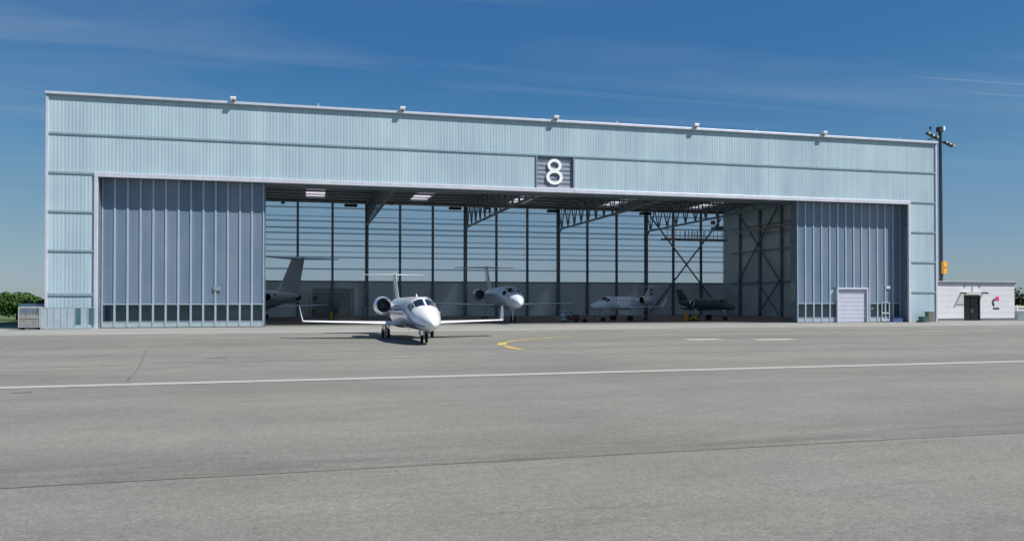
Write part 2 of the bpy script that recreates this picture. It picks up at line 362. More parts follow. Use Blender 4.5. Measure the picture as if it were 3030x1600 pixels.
# ------------------------------------------------------------------ hangar
FX0, FX1, FY, TOP = -21.3, 63.5, 68.0, 18.95
OX0, OX1, OTOP = -17.45, 59.9, 12.3
BAY = 14.2; C0 = -7.15
hang = empty('hangar', (22.05, 71.5, 0), 0, 'huge aircraft hangar with pale blue-green cladding, open doors and a big numeral above them', 'hangar')
HOFF = Vector((-21.3, -68, 0))
def hb(mb, name, m, parent=hang, **k):
    """hangar parts are modelled in world coordinates and moved under the hangar's base"""
    o = mb.build(name, m, parent, **k)
    if parent is hang: o.location = HOFF
    return o
def corr(x0, x1, z0, z1, y, per=.27, dep=.009, back=.06):
    """trapezoid ribbed sheet with a closed back"""
    n = max(1, round((x1-x0)/per)); p = (x1-x0)/n; xs = []
    for i in range(n):
        a = x0+i*p
        xs += [(a, 0), (a+p*.32, 0), (a+p*.46, -dep), (a+p*.86, -dep)]
    xs.append((x1, 0))
    fr = [(x, y+d, z) for z in (z0, z1) for x, d in xs]; k = len(xs)
    mb = MB(); mb.add(fr, [(i,i+1,k+i+1,k+i) for i in range(k-1)])
    mb.box(x0, x1, y+.003, y+back, z0, z1)
    return mb
edges = [FX0+.2] + [C0+BAY*i for i in range(5)] + [FX1-.2]
SX0, SX1 = 19.6, 23.1
# upper two rows of cladding, bay by bay
for i in range(6):
    hb(corr(edges[i], edges[i+1], 15.82, 18.70, FY), 'cladding_panel', M['clad'])
lo = edges[:3] + [SX0-.12]; hi = [SX1+.12] + edges[4:]
for arr in (lo, hi):
    for a, b in zip(arr, arr[1:]): hb(corr(a, b, 12.66, 15.66, FY), 'cladding_panel', M['clad'])
# side piers
zl = [3.22,6.22,6.38,9.37,9.53,12.46]
for x0, x1, zz in ((FX0+.2, OX0-.28, [(.12,2.66),(2.88,6.22),(6.38,9.37),(9.53,12.50)]), (OX1+.28, FX1-.2, [(.12,3.08),(3.24,6.22),(6.38,9.37),(9.53,12.50)])):
    for z0, z1 in zz: hb(corr(x0, x1, z0, z1, FY), 'cladding_panel', M['clad'])
# rails between the rows
for z, x0, x1 in ((15.74,FX0+.2,FX1-.2),):
    hb(MB().box(x0, x1, FY-.09, FY+.10, z-.08, z+.08), 'cladding_rail', M['rail'])
for x0, x1, zs in ((FX0+.2, OX0-.28, (2.77,6.30,9.45,12.58)), (OX1+.28, FX1-.2, (3.16,6.30,9.45,12.58))):
    for z in zs: hb(MB().box(x0, x1, FY-.085, FY+.10, z-.08 if z>3 else z-.11, z+.08 if z > 3 else z+.11), 'cladding_rail', M['rail'])
# trims
hb(MB().box(OX0-.28, SX0-.12, FY-.16, FY+.10, OTOP, 12.655).box(SX1+.12, OX1+.28, FY-.16, FY+.10, OTOP, 12.655).box(SX0-.115, SX1+.115, FY-.14, FY+.1, OTOP, 12.74), 'door_head_trim', M['alu'], bevel=.02)
hb(MB().box(OX0-.275, OX0, FY-.15, FY+.10, 0, OTOP-.003), 'door_jamb_trim', M['alu'], bevel=.02)
hb(MB().box(OX1, OX1+.275, FY-.15, FY+.10, 0, OTOP-.003), 'door_jamb_trim', M['alu'], bevel=.02)
hb(MB().box(FX0, FX0+.195, FY-.12, FY+.10, 0, 18.70), 'corner_trim', M['alu'], bevel=.015)
hb(MB().box(FX1-.195, FX1, FY-.12, FY+.10, 0, 18.70), 'corner_trim', M['alu'], bevel=.015)
hb(MB().box(FX0-.03, FX1+.03, FY-.24, FY+.5, 18.82, TOP+.08), 'roof_edge_trim', M['alu'], bevel=.02)
hb(MB().box(FX0, FX1, FY-.10, FY+.3, 18.703, 18.815), 'roof_edge_shadow_strip', M['rail'])  # grey strip stands in for the shadow line below the roof edge trim
hb(MB().box(FX0+.2, OX0-.28, FY-.06, FY+.1, 0, .115), 'plinth', M['conc'])
hb(MB().box(OX1+.28, FX1-.2, FY-.06, FY+.1, 0, .115), 'plinth', M['conc'])
# structure behind the cladding
hb(MB().box(FX0+.02, FX1-.02, FY+.11, FY+.35, 12.4, 18.7).box(FX0+.02, OX0, FY+.11, FY+3.4, 0, 12.39).box(OX1, FX1-.02, FY+.11, FY+3.4, 0, 12.39), 'front_frame', M['steel'])
hb(MB().box(OX0+.003, OX1-.003, FY+.36, FY+3.4, 12.42, 12.8), 'door_head_box', M['steel'])
# sill track
mbt = MB()
for y in (69.12, 69.6, 70.08): mbt.box(OX0, OX1, y-.04, y+.04, .0, .022)
hb(mbt, 'door_track', M['cage'])
hb(MB().box(OX0, OX1, 68.03, 68.35, 0, .02), 'door_sill', M['conc'])
# number sign
sg = hb(MB().box(SX0, SX1, FY+.16, FY+.30, 12.75, 15.66).box(SX0-.11, SX0, FY-.12, FY+.3, 12.75, 15.66).box(SX1, SX1+.11, FY-.12, FY+.3, 12.75, 15.66), 'number_sign', M['lav'])
sg['label'] = 'grey louvred square set into the cladding above the opening, carrying a white 8'
mbl = MB()
for i in range(7):
    z = 12.79+i*.41
    mbl.add([(SX0+.02, FY+.09, z), (SX1-.02, FY+.09, z), (SX1-.02, FY+.09, z+.03), (SX0+.02, FY+.09, z+.03),
             (SX0+.02, FY+.13, z+.39), (SX1-.02, FY+.13, z+.39), (SX1-.02, FY+.13, z+.365), (SX0+.02, FY+.13, z+.365)],
            [(0,1,2,3),(3,2,5,4),(4,5,6,7),(7,6,1,0),(0,3,4,7),(1,6,5,2)])
o = mbl.build('louvre', M['lav'], sg)
def annulus(mb, cx, cz, rx, rz, s, y0, y1, n=40):
    rings = []
    pr = [(rx, rz, y0), (rx, rz, y1), (rx-s, rz-s, y1), (rx-s, rz-s, y0)]
    vs = [(cx+a*math.cos(2*math.pi*i/n), y, cz+b*math.sin(2*math.pi*i/n)) for a, b, y in pr for i in range(n)]
    mb.add(vs, [(k*n+i, k*n+(i+1)%n, ((k+1)%4)*n+(i+1)%n, ((k+1)%4)*n+i) for k in range(4) for i in range(n)])
mb = MB(); xc = 21.28
annulus(mb, xc, 14.82, .68, .60, .275, FY-.06, FY-.0); annulus(mb, xc, 13.72, .80, .69, .285, FY-.063, FY-.003)
mb.build('numeral_eight', M['numeral'], sg)
# lamps along the roof edge
def floodlight(x):
    o = hb(MB().bar((x-.02, FY-.1, TOP+.10), (x+.02, FY-.42, TOP+.30), .16, .14).box(x-.10, x+.10, FY-.1, FY+.2, TOP+.082, TOP+.14), 'roof_floodlight', M['mast'])
    MB().box(x-.23, x+.23, FY-.56, FY-.2, TOP+.24, TOP+.42).build('lamp_housing', M['white'], o, bevel=.03)
    MB().box(x-.21, x+.21, FY-.54, FY-.22, TOP+.16, TOP+.237).build('lens', M['warm'], o)
for i in range(5): floodlight(C0+BAY*i+.1)
for x in (-.1, 42.3, 59.0, 27.5):
    hb(MB().tube((x, FY+.1, TOP+.05), (x, FY+.1, TOP+.28), .05).tube((x, FY+.1, TOP+.28), (x, FY+.1, TOP+.34), .09), 'roof_vent', M['alu'])

# side, rear walls
hb(MB().box(FX0, FX0+.25, FY+.36, 112.95, 0, 18.6), 'side_wall', M['sidew'])
hb(MB().box(FX1-.25, FX1, FY+.36, 112.95, 0, 18.6), 'side_wall', M['sidew'])
BY = 112.6
hb(MB().box(FX0+.26, FX1-.26, BY, BY+.25, 0, 4.87), 'back_wall_base', M['wain'])
hb(MB().box(FX0+.26, FX1-.26, BY, BY+.25, 16.0, 18.6), 'back_wall_parapet', M['deck'])
hb(MB().box(FX0+.27, FX1-.27, BY-.05, BY+.2, 4.873, 5.06), 'window_sill', M['steel2'])
colx = []
for i in range(-1, 6):
    for j in range(3):
        x = C0+BAY*i+BAY/3*j
        if FX0+.6 < x < FX1-.6: colx.append((x, j == 0))
allx = [FX0+.26]+[c[0] for c in colx]+[FX1-.26]
for a, b in zip(allx, allx[1:]):
    hb(MB().add([(a,BY-.02,5.065),(b,BY-.02,5.065),(b,BY-.02,15.995),(a,BY-.02,15.995)],[(0,1,2,3)]), 'window_pane', M['backglass'])
for x, main in colx:
    if main:
        mb = MB().box(x-.24, x+.24, BY-.75, BY-.72, 0, 15.95).box(x-.24, x+.24, BY-.38, BY-.35, 0, 15.95).box(x-.03, x+.03, BY-.717, BY-.383, 0, 15.95)
    else:
        mb = MB().box(x-.16, x+.16, BY-.36, BY-.33, 0, 15.95).box(x-.16, x+.16, BY-.10, BY-.07, 0, 15.95).box(x-.025, x+.025, BY-.327, BY-.103, 0, 15.95)
    hb(mb, 'column', M['steel'])
for z, h, y in ((6.7,.19,.06),(8.35,.19,.06),(10.0,.19,.06),(11.72,.19,.06),(13.4,.19,.06),(15.3,.19,.06),(10.72,.12,.06),(12.45,.22,.06)):
    hb(MB().box(FX0+.27, FX1-.27, BY+y+.02, BY+y+.12, z-h/2, z+h/2), 'window_rail', M['railsheet'])
# outer sun-shade rails seen softly through the glazing
for z in (9.1, 14.1):
    hb(MB().box(FX0+.27, FX1-.27, BY+.28, BY+.34, z-.05, z+.05), 'outer_rail', M['rail'])
# roof deck with skylight slots
slots = [C0-BAY/2+BAY*i for i in range(6)]
mbd = MB(); prev = FX0+.26
for s in slots:
    mbd.box(prev, s-1.25, FY+.36, BY+.2, 16.45, 16.7); prev = s+1.25
mbd.box(prev, FX1-.26, FY+.36, BY+.2, 16.45, 16.7)
for s in slots:
    for y0, y1 in ((FY+.36, 72),(79,80),(87,88),(95,96),(103,104),(111,BY+.2)): mbd.box(s-1.25, s+1.25, y0, y1, 16.45, 16.7)
hb(mbd, 'roof_deck', M['deck'])
for s in slots:
    mb = MB()
    for y0, y1 in ((72,79),(80,87),(88,95),(96,103),(104,111)):
        mb.add([(s-1.3,y0-.05,16.72),(s+1.3,y0-.05,16.72),(s+1.3,y1+.05,16.72),(s-1.3,y1+.05,16.72)], [(0,1,2,3)])
    hb(mb, 'skylight', M['skyl'])
for y in [70.5+3.0*i for i in range(15)]:
    hb(MB().box(FX0+.3, FX1-.3, y-.05, y+.05, 16.30, 16.32).box(FX0+.3, FX1-.3, y-.012, y+.012, 16.32, 16.44), 'purlin', M['steel'])
# trusses
for i in range(5):
    x = C0+BAY*i; y0, y1 = 69.0+1.6, BY-.8; zt, zb = 15.92, 12.87
    mb = MB().bar((x,y0,zt),(x,y1,zt),.26,.24).bar((x,y0,zb),(x,y1,zb),.26,.22)
    n = 14; st = (y1-y0)/n
    for k in range(n):
        ya = y0+k*st
        mb.bar((x,ya,zt),(x,ya+st/2,zb),.13,.13).bar((x,ya+st/2,zb),(x,ya+st,zt),.13,.13)
        mb.bar((x,ya+st/2,zb),(x,ya+st/2,zt),.09,.09)
    mb.box(x-.2, x+.2, BY-1.4, BY-.76, 12.5, 12.74)
    hb(mb, 'roof_truss', M['steel'])
mbb = MB()
for y in (80.2, 95.4):
    mbb.bar((FX0+.3,y,15.65),(FX1-.3,y,15.65),.12)
hb(mbb, 'roof_brace', M['steel'])
# crossed braces on the back wall and the right wall
def brace(name, pts, w=.16):
    mb = MB()
    for a, b in pts: mb.bar(a, b, w, w)
    hb(mb, name, M['steel'])
yb = BY-.55
brace('cross_brace', [((50.4,yb,.5),(62.4,yb,15.1)), ((62.4,yb-.2,.5),(50.4,yb-.2,15.1))], .19)
sx = FX1-.55
for y in (107.4, 101.8, 96.2, 90.6, 85.0, 79.4, 73.8):
    hb(MB().box(sx-.02, sx+.26, y-.20, y+.20, 0, 15.6), 'column', M['steel'])
    hb(MB().box(FX0+.26, FX0+.54, y-.20, y+.20, 0, 15.6), 'column', M['steel'])
brace('cross_brace', [((sx-.14,107.4,5.2),(sx-.14,96.2,15.9)), ((sx-.34,96.2,5.2),(sx-.34,107.4,15.9))], .18)
brace('cross_brace', [((sx-.14,101.8,.3),(sx-.14,96.2,5.1)), ((sx-.34,96.2,.3),(sx-.34,101.8,5.1))], .15)
hb(MB().box(sx+.1, sx+.22, 72, 110, 4.75, 5.0).box(sx+.1, sx+.22, 72, 110, 9.7, 9.45).box(sx+.1, sx+.22, 72, 110, 13.2, 13.35), 'wall_rail', M['steel2'])
hb(MB().tube((sx-.6,92,12.6),(sx-.6,108,12.6),.16), 'air_duct', M['cage'], smooth=True)
# heaters below the roof
for i in range(1, 5):
    x = C0+BAY*i-2.5
    o = hb(MB().box(x-.85, x+.85, 106.2, 106.9, 14.85, 15.2), 'ceiling_heater', M['black'], bevel=.03)
    MB().bar((x-.6,106.5,15.2),(x-.6,106.5,16.44),.04).bar((x+.6,106.5,15.2),(x+.6,106.5,16.44),.04).build('hanger', M['steel'], o)
for x, y in ((-4.1,103),(9.5,101),(22.5,103),(33,101),(-9,100)):
    o = hb(MB().lathe((x,y,14.6), (0,0,1), [(0,.02),(0,.3),(.12,.26),(.3,.1),(.4,.08)], 14), 'ceiling_lamp', M['steel'])
    MB().bar((x,y,15.0),(x,y,16.44),.03).build('hanger', M['steel'], o)
# overhead crane bridge in the far corner
mb = MB().box(49.8, 60.0, 105.6, 105.9, 11.15, 11.45).box(49.8, 60.0, 106.7, 107.0, 11.15, 11.45)
for k in range(15):
    x = 50.2+k*.68; mb.box(x, x+.05, 105.6, 105.66, 11.45, 12.7)
mb.box(49.8, 60.0, 105.6, 105.66, 12.65, 12.72)
cr_ = hb(mb, 'crane_bridge', M['steel2'])
MB().box(58.0, 59.3, 105.5, 107.0, 12.8, 13.3).box(58.5, 58.8, 105.9, 106.2, 13.3, 16.0).box(57.4, 58.0, 105.6, 106.0, 13.6, 14.2).build('hoist', M['steel'], cr_)
mb = MB()
for k in range(7): mb.box(53.0+k*.5, 53.14+k*.5, 105.50, 105.56, 11.5, 12.5)
mb.build('safety_bars', M['jetpale'], cr_)
# roller gate in the back wall, left
rg = hb(MB().box(-.4, 5.4, BY-.07, BY-.01, 0, 4.0), 'rear_gate', M['gate'])
mb = MB()
for k in range(9): mb.box(-.35, 5.35, BY-.10, BY-.075, .2+k*.43, .26+k*.43)
mb.build('rib', M['steel2'], rg)

# sliding door leaves
def leaf(x0, x1, y, small_door=None, n=13):
    """one leaf: ribbed upper skin, mullions, a glazed band and a kick panel"""
    zt, w0, w1 = 12.38, .55, 1.92; t = .2
    base = MB()
    p = (x1-x0)/n
    segs = [(x0, x1)] if not small_door else [(x0, small_door[0]), (small_door[1], x1)]
    base.box(x0, x1, y+.16, y+t, 3.65 if small_door else 2.0, zt)
    lf = hb(base, 'door_leaf', M['mull'])
    for a, b in segs: MB().box(a, b, y+.02, y+t, .05, w0-.05).build('kick_panel', M['palepane'], lf)
    if small_door:
        for a, b in segs: MB().box(a, b, y+.16, y+t, 2.0, 3.64).build('backing', M['mull'], lf)
    def sk(a, b, z0, z1):
        mb = corr(a, b, z0, z1, y+.05, per=.245, dep=.003, back=.10); mb.build('door_skin', M['door'], lf)
    for k in range(n):
        a, b = x0+k*p+.05, x0+(k+1)*p-.05
        z0 = 2.02
        if small_door and b > small_door[0] and a < small_door[1]: z0 = 3.62
        sk(a, b, z0, zt)
    fr = MB()
    for k in range(n+1):
        xm = x0+k*p; wd = .075 if 0 < k < n else .05
        xm = min(max(xm, x0+wd), x1-wd)
        z0 = .05
        if small_door and small_door[0] < xm < small_door[1]: z0 = 3.6
        fr.box(xm-wd, xm+wd, y-.02, y+.155, z0, zt)
    for a, b in segs:
        fr.box(a+.1, b-.1, y-.012, y+.145, 1.925, 2.015); fr.box(a+.1, b-.1, y-.012, y+.145, .5, .545)
    fr.build('door_frame', M['mull'], lf)
    for k in range(n):
        a, b = x0+k*p+.065, x0+(k+1)*p-.065
        if small_door:
            if a >= small_door[0]-.2 and b <= small_door[1]+.2: continue
            if a < small_door[1] < b: a = small_door[1]
            if a < small_door[0] < b: b = small_door[0]
        MB().box(a, b, y+.07, y+.09, .55, 1.92).build('window', M['glass'], lf)
    return lf
LX0, LX1 = OX0+.05, -4.60; RX0, RX1 = 47.47, OX1-.05
leaf(LX0, LX1, 69.0)
lf = leaf(RX0, RX1, 69.0, (52.0, 55.7))
def door_back(x0, x1, y):
    mb = MB().box(x0, x1, y, y+.2, 2.0, 12.38).box(x0, x1, y, y+.2, .05, .52)
    p = (x1-x0)/13
    for k in range(14): mb.box(max(x0, x0+k*p-.06), min(x1, x0+k*p+.06), y+.02, y+.18, .53, 1.99)
    hb(mb, 'door_leaf', M['mull'])
for y in (69.45, 69.9):
    door_back(LX0-.0, LX1, y); door_back(RX0, RX1, y)
# leaf ends: dark seals
for x0, x1 in ((LX1+.01, LX1+.07), (RX0-.07, RX0-.01)):
    hb(MB().box(x0, x1, 69.04, 70.08, .05, 12.37), 'door_seal', M['steel'])
hb(MB().box(RX0-.16, RX0-.075, 69.2, 69.9, 2.2, 4.1).box(RX0-.14, RX0-.078, 69.3, 69.8, 4.2, 4.5), 'control_box', M['cage'])
# small roller door in the right-hand leaf
sd0, sd1 = 52.0, 55.7
MB().box(sd0, sd0+.14, 68.78, 69.16, .02, 3.6).box(sd1-.14, sd1, 68.78, 69.16, .02, 3.6).box(sd0+.14, sd1-.14, 68.78, 69.16, 3.42, 3.6).build('small_door_frame', M['alu'], lf, bevel=.01)
mb = MB()
for k in range(8): mb.box(sd0+.14, sd1-.14, 68.97+(.0 if k%2 else .012), 69.09, .03+k*.42, .03+(k+1)*.42-.025)
mb.box(sd0+.14, sd1-.14, 69.03, 69.12, .03, 3.41)
o = mb.build('small_roller_door', M['roller'], lf, bevel=.012); o['label'] = 'pale ribbed roller door for vehicles in the right-hand door leaf'
MB().box(58.0, 58.5, 68.93, 68.975, 3.5, 3.8).build('notice', M['alu'], lf)
MB().box(56.2, 56.35, 68.88, 68.975, 1.35, 1.5).build('handle', M['chrome'], lf)
MB().box(57.45,57.52,68.93,68.975,.1,2.1).box(58.35,58.42,68.93,68.975,.1,2.1).box(57.52,58.35,68.93,68.975,2.03,2.1).box(57.52,58.35,68.93,68.975,.9,1.02).box(57.52,58.35,68.93,68.975,.1,.35).build('wicket_frame', M['alu'], lf)
MB().box(-8.7,-8.1,68.93,68.975,3.1,3.5).build('notice', M['steel2'], [x for x in hang.children if x.name.startswith('door_leaf')][0])

# ------------------------------------------------------------------ aircraft
def interp(tab, t):
    if t <= tab[0][0]: return tab[0][1]
    for (a, va), (b, vb) in zip(tab, tab[1:]):
        if t <= b:
            k = (t-a)/(b-a)
            return va+(vb-va)*k
    return tab[-1][1]
def smooth_tab(tab):
    """monotone cubic resample"""
    xs = [a for a, _ in tab]; ys = [b for _, b in tab]; n = len(xs)
    d = [(ys[i+1]-ys[i])/(xs[i+1]-xs[i]) for i in range(n-1)]
    m = [d[0]]+[0 if d[i-1]*d[i] <= 0 else 2*d[i-1]*d[i]/(d[i-1]+d[i]) for i in range(1, n-1)]+[d[-1]]
    out = []
    for i in range(n-1):
        h = xs[i+1]-xs[i]
        for k in range(6):
            s = k/6; out.append((xs[i]+s*h, (2*s**3-3*s**2+1)*ys[i]+(s**3-2*s**2+s)*h*m[i]+(-2*s**3+3*s**2)*ys[i+1]+(s**3-s**2)*h*m[i+1]))
    out.append((xs[-1], ys[-1])); return out
TOPT = smooth_tab([(0,-.52),(.008,-.30),(.03,-.06),(.07,.18),(.115,.42),(.15,.62),(.185,.86),(.23,1.0),(.30,1.03),(.62,1.0),(.75,.97),(.86,.86),(.95,.66),(1,.5)])
BOTT = smooth_tab([(0,-.60),(.008,-.76),(.03,-.91),(.07,-1.0),(.12,-1.03),(.18,-1.0),(.25,-1.03),(.62,-1.03),(.70,-.93),(.80,-.60),(.90,-.18),(.97,.12),(1,.25)])
WIDT = smooth_tab([(0,.03),(.008,.19),(.03,.44),(.07,.66),(.12,.84),(.17,.94),(.23,1.0),(.62,1.0),(.72,.93),(.82,.70),(.92,.38),(.98,.18),(1,.08)])
def jet(name, label, group, loc, rz, L_=17.2, Rr=.88, zc=1.72, semi=7.0, fin=4.3, stab=4.8, win=True, body='jetwhite', winglet=1.05,
        stripe=True, nwin=6, eng_r=.52, eng_x=.66, eng_off=1.35, eng_z=.35, wing_x=.56, ttail=True, belly='jetbelly', regmark=False, hth=.055, cf=1.0):
    J = empty(name, loc, rz, label, 'aircraft', group)
    X = lambda t: L_*(.50-t)            # nose at +x
    def S(t, a, off=0):
        tp, bt, w = interp(TOPT, t)*Rr, interp(BOTT, t)*Rr, interp(WIDT, t)*Rr
        mid = (tp+bt)/2; h = (tp-bt)/2
        return Vector((X(t), (w+off)*math.cos(a), zc+mid+(h+off)*math.sin(a)))
    # fuselage: white above, grey below
    nT, nA = 64, 40
    ts = [ (k/nT)**1.35 if k < nT*.4 else None for k in range(nT+1)]
    t4 = (.4)**1.35
    ts = [ts[k] if ts[k] is not None else t4+(1-t4)*((k-nT*.4)/(nT*.6)) for k in range(nT+1)]
    rings = [[S(t, 2*math.pi*i/nA) for i in range(nA)] for t in ts]
    fus = MB().loft(rings).build('fuselage', [M[body], M[belly]], J, smooth=True)
    for pl in fus.data.polygons:
        c = pl.center
        if c.z < zc-Rr*.55 and c.x < X(.10): pl.material_index = 1
    def patch(t0, t1, a0, a1, nm, mt, off=.012, nt_=10, na=10, par=fus, skew=0):
        rr = []
        vs = []; fs = []
        for i in range(nt_+1):
            for j in range(na+1):
                a = a0+(a1-a0)*j/na; t = t0+(t1-t0)*i/nt_+skew*(j/na)
                vs.append(S(t, a, off))
        for i in range(nt_):
            for j in range(na): fs.append((i*(na+1)+j, (i+1)*(na+1)+j, (i+1)*(na+1)+j+1, i*(na+1)+j+1))
        o = MB().add(vs, fs).build(nm, mt, par, smooth=True)
        so = o.modifiers.new('thick', 'SOLIDIFY'); so.thickness = .02; so.offset = -1
        return o
    for s in (1, -1):
        f = lambda d: math.pi/2+s*R(d)
        patch(.128, .185, f(4), f(40), 'windscreen', M['cockpit'], skew=.012)
        patch(.150, .205, f(44), f(70), 'side_window', M['cockpit'], skew=.008)
        for k in range(nwin):
            t = .30+k*.052
            patch(t, t+.017, f(60), f(76), 'cabin_window', M['cockpit'], nt_=3, na=3)
        if stripe:
            # blue swoosh from under the nose up the side of the cabin
            vs = []; n = 40
            for i in range(n+1):
                k = i/n; t = .025+.60*k
                ac = -28+42*min(1, k*2.2)-4*k; w = 5+6*math.sin(math.pi*min(1, k*1.1))
                for aa in (ac-w, ac+w):
                    a = R(aa) if s < 0 else math.pi-R(aa)
                    vs.append(S(t, a, .008))
            o = MB().add(vs, [(2*i,2*i+1,2*i+3,2*i+2) for i in range(n)]).build('stripe', M['jetblue'], fus, smooth=True)
            so = o.modifiers.new('thick', 'SOLIDIFY'); so.thickness = .012; so.offset = 0
    # airfoil section
    def sec(xl, ch, y, z, th=.10, twist_up=None):
        pr = [(0,0),(.03,.45),(.12,.85),(.3,1),(.55,.8),(.8,.38),(1,.04),(1,-.04),(.8,-.22),(.55,-.42),(.3,-.5),(.12,-.42),(.03,-.25)]
        return [Vector((xl-p*ch, y, z+q*th*ch*.6)) for p, q in pr]
    wx = X(wing_x)+L_*.085
    zr = zc-.80*Rr
    for s in (1, -1):
        c0, c1 = L_*.165, L_*.062; dz = semi*.028
        w = MB().loft([sec(wx+.3, c0*1.25, 0, zr), sec(wx, c0, s*Rr*.9, zr+.02), sec(wx-semi*.12, c0*.72, s*semi*.42, zr+dz*.45), sec(wx-semi*.27, c1, s*semi, zr+dz)])
        wo = w.build('wing', M[body], J, smooth=True)
        if winglet:
            def vsec(xl, ch, y, z, th=.09):
                pr = [(0,0),(.1,.7),(.35,1),(.7,.55),(1,.04),(1,-.04),(.7,-.55),(.35,-1),(.1,-.7)]
                return [Vector((xl-p*ch, y+q*th*ch*.5, z)) for p, q in pr]
            MB().loft([vsec(wx-semi*.27, c1*.98, s*semi, zr+dz-.03), vsec(wx-semi*.27-.25, c1*.8, s*(semi+.10), zr+dz+winglet*.35), vsec(wx-semi*.27-.85, c1*.42, s*(semi+.22), zr+dz+winglet)]).build('winglet', M[body], wo, smooth=True)
    # belly fairing
    MB().loft([[Vector((wx+.5-k*.55, Rr*.95*math.sin(math.pi*(k+.35)/8.7)*math.cos(a), zr-.02+.20*math.sin(math.pi*(k+.35)/8.7)*math.sin(a)*1.2)) for a in [2*math.pi*i/16 for i in range(16)]] for k in range(9)]).build('belly_fairing', M[belly], J, smooth=True)
    # fin and tailplane
    zf0 = zc+Rr*.70; fh = fin-zf0
    def fsec(xl, ch, z, th=.09):
        pr = [(0,0),(.08,.6),(.3,1),(.65,.6),(1,.05),(1,-.05),(.65,-.6),(.3,-1),(.08,-.6)]
        return [Vector((xl-p*ch, q*th*ch*.5, z)) for p, q in pr]
    xr = X(.80); cr_, ct = L_*.175*cf, L_*.105*cf; sweep = fh*.85
    fo = MB().loft([fsec(xr+L_*.05, cr_+L_*.05, zf0-.15, .07), fsec(xr-.15*sweep, cr_*.95, zf0+fh*.18), fsec(xr-sweep, ct, fin)]).build('fin', M[body], J, smooth=True)
    MB().box(xr-sweep-ct-.02, xr-sweep-ct*.2, -.07, .07, fin, fin+.09).tube((xr-sweep-ct*.1, 0, fin+.02), (xr-sweep+.28, 0, fin+.02), .08, .02).build('fin_cap', M[body], fo)
    if regmark:
        for s in (1,-1):
            mb = MB()
            for k, zz in ((0,.62),(1,.30)): mb.box(xr-sweep*.55-.5-k*.1, xr-sweep*.55-.95-k*.1, s*.105, s*.125, zf0+fh*zz, zf0+fh*(zz+.18))
            mb.build('fin_marking', M['navy'], fo)
    hs_ = stab/2; zs = fin-.06 if ttail else zf0+fh*.12; xs = xr-sweep-ct*.05 if ttail else xr-sweep*.5
    for s in (1, -1):
        MB().loft([sec(xs+.05, ct*1.0, 0, zs, hth), sec(xs-hs_*.45, ct*.45, s*hs_, zs+.02, hth*.95)]).build('tailplane', M[body], J, smooth=True)
    # engines
    for s in (1, -1):
        ex, ey, ez = X(eng_x)+.2, s*(eng_off), zc+eng_z; er = eng_r; el = er*4.4
        e = MB().lathe((ex,ey,ez), (-1,0,0), [(0.04,er*.80),(0,er*.88),(.05,er*.97),(.25,er*1.08),(el*.35,er*1.14),(el*.7,er*1.0),(el,er*.70),(el-.03,er*.62)], 32).build('engine', M[body], J, smooth=True)
        MB().lathe((ex,ey,ez), (-1,0,0), [(.14,er*.72),(.04,er*.79),(-.012,er*.88),(.05,er*.985),(.15,er*1.045),(.16,er*1.03)], 32).build('inlet_lip', M['chrome'], e, smooth=True)
        fan = MB().lathe((ex,ey,ez), (-1,0,0), [(.12,er*.74),(.6,er*.74),(.6,.01)], 32)
        fan.build('inlet_duct', M['black'], e, smooth=True)
        f2 = MB().lathe((ex,ey,ez), (-1,0,0), [(.3,.012),(.36,er*.12),(.5,er*.2)], 16)
        for k in range(16):
            a = 2*math.pi*k/16
            f2.bar((ex-.52,ey+math.cos(a)*er*.18,ez+math.sin(a)*er*.18),(ex-.55,ey+math.cos(a)*er*.72,ez+math.sin(a)*er*.72),.05,.015)
        f2.build('fan', M['steel'], e)
        MB().lathe((ex,ey,ez), (-1,0,0), [(el*.8,er*.6),(el+.12,er*.55),(el+.12,er*.5),(el*.8,.01)], 24).build('exhaust', M['black'], e, smooth=True)
        MB().box(ex-el*.8, ex-el*.15, min(s*Rr*.6, ey-s*er), max(s*Rr*.6, ey-s*er), ez-.10, ez+.08).build('pylon', M[body], e, bevel=.03)
    # landing gear
    gx = X(.17); wr = .22
    g = MB().tube((gx,0,zc-.85*Rr),(gx,0,wr+.05),.055,.045).bar((gx-.5,0,zc-.85*Rr),(gx,0,wr+.35),.05).bar((gx,-.11,wr),(gx,.11,wr),.06)
    g.box(gx-.35,gx+.3,-.24,-.21,zc-1.28*Rr,zc-.95*Rr).box(gx-.35,gx+.3,.21,.24,zc-1.28*Rr,zc-.95*Rr)
    ng = g.build('nose_gear', M['alu'], J)
    for s in (1, -1):
        MB().lathe((gx,s*.065,wr),(0,s,0),[(0,.02),(0,wr*.6),(-.0,wr*.85),(.03,wr),(.09,wr),(.12,wr*.85),(.12,wr*.5),(.10,.02)],20).build('wheel', M['tyre'], ng, smooth=True)
    mr_ = .30; mx_ = wx-L_*.075
    for s in (1, -1):
        y = s*1.42*(semi/7.0)**.5
        g = MB().tube((mx_,y,zr+.1),(mx_,y,mr_),.075,.06).bar((mx_,y-.2,mr_),(mx_,y+.2,mr_),.08).bar((mx_+.02,y,mr_+.2),(mx_-.3,y-s*.35,zr),.05)
        g.box(mx_-.25,mx_+.25,y+s*.16,y+s*.19,zr-.42,zr+.05)
        mg = g.build('main_gear', M['alu'], J)
        for q in (-1, 1):
            MB().lathe((mx_,y+q*.10,mr_),(0,q,0),[(0,.02),(0,mr_*.85),(.03,mr_),(.11,mr_),(.14,mr_*.85),(.14,mr_*.5),(.12,.02)],20).build('wheel', M['tyre'], mg, smooth=True)
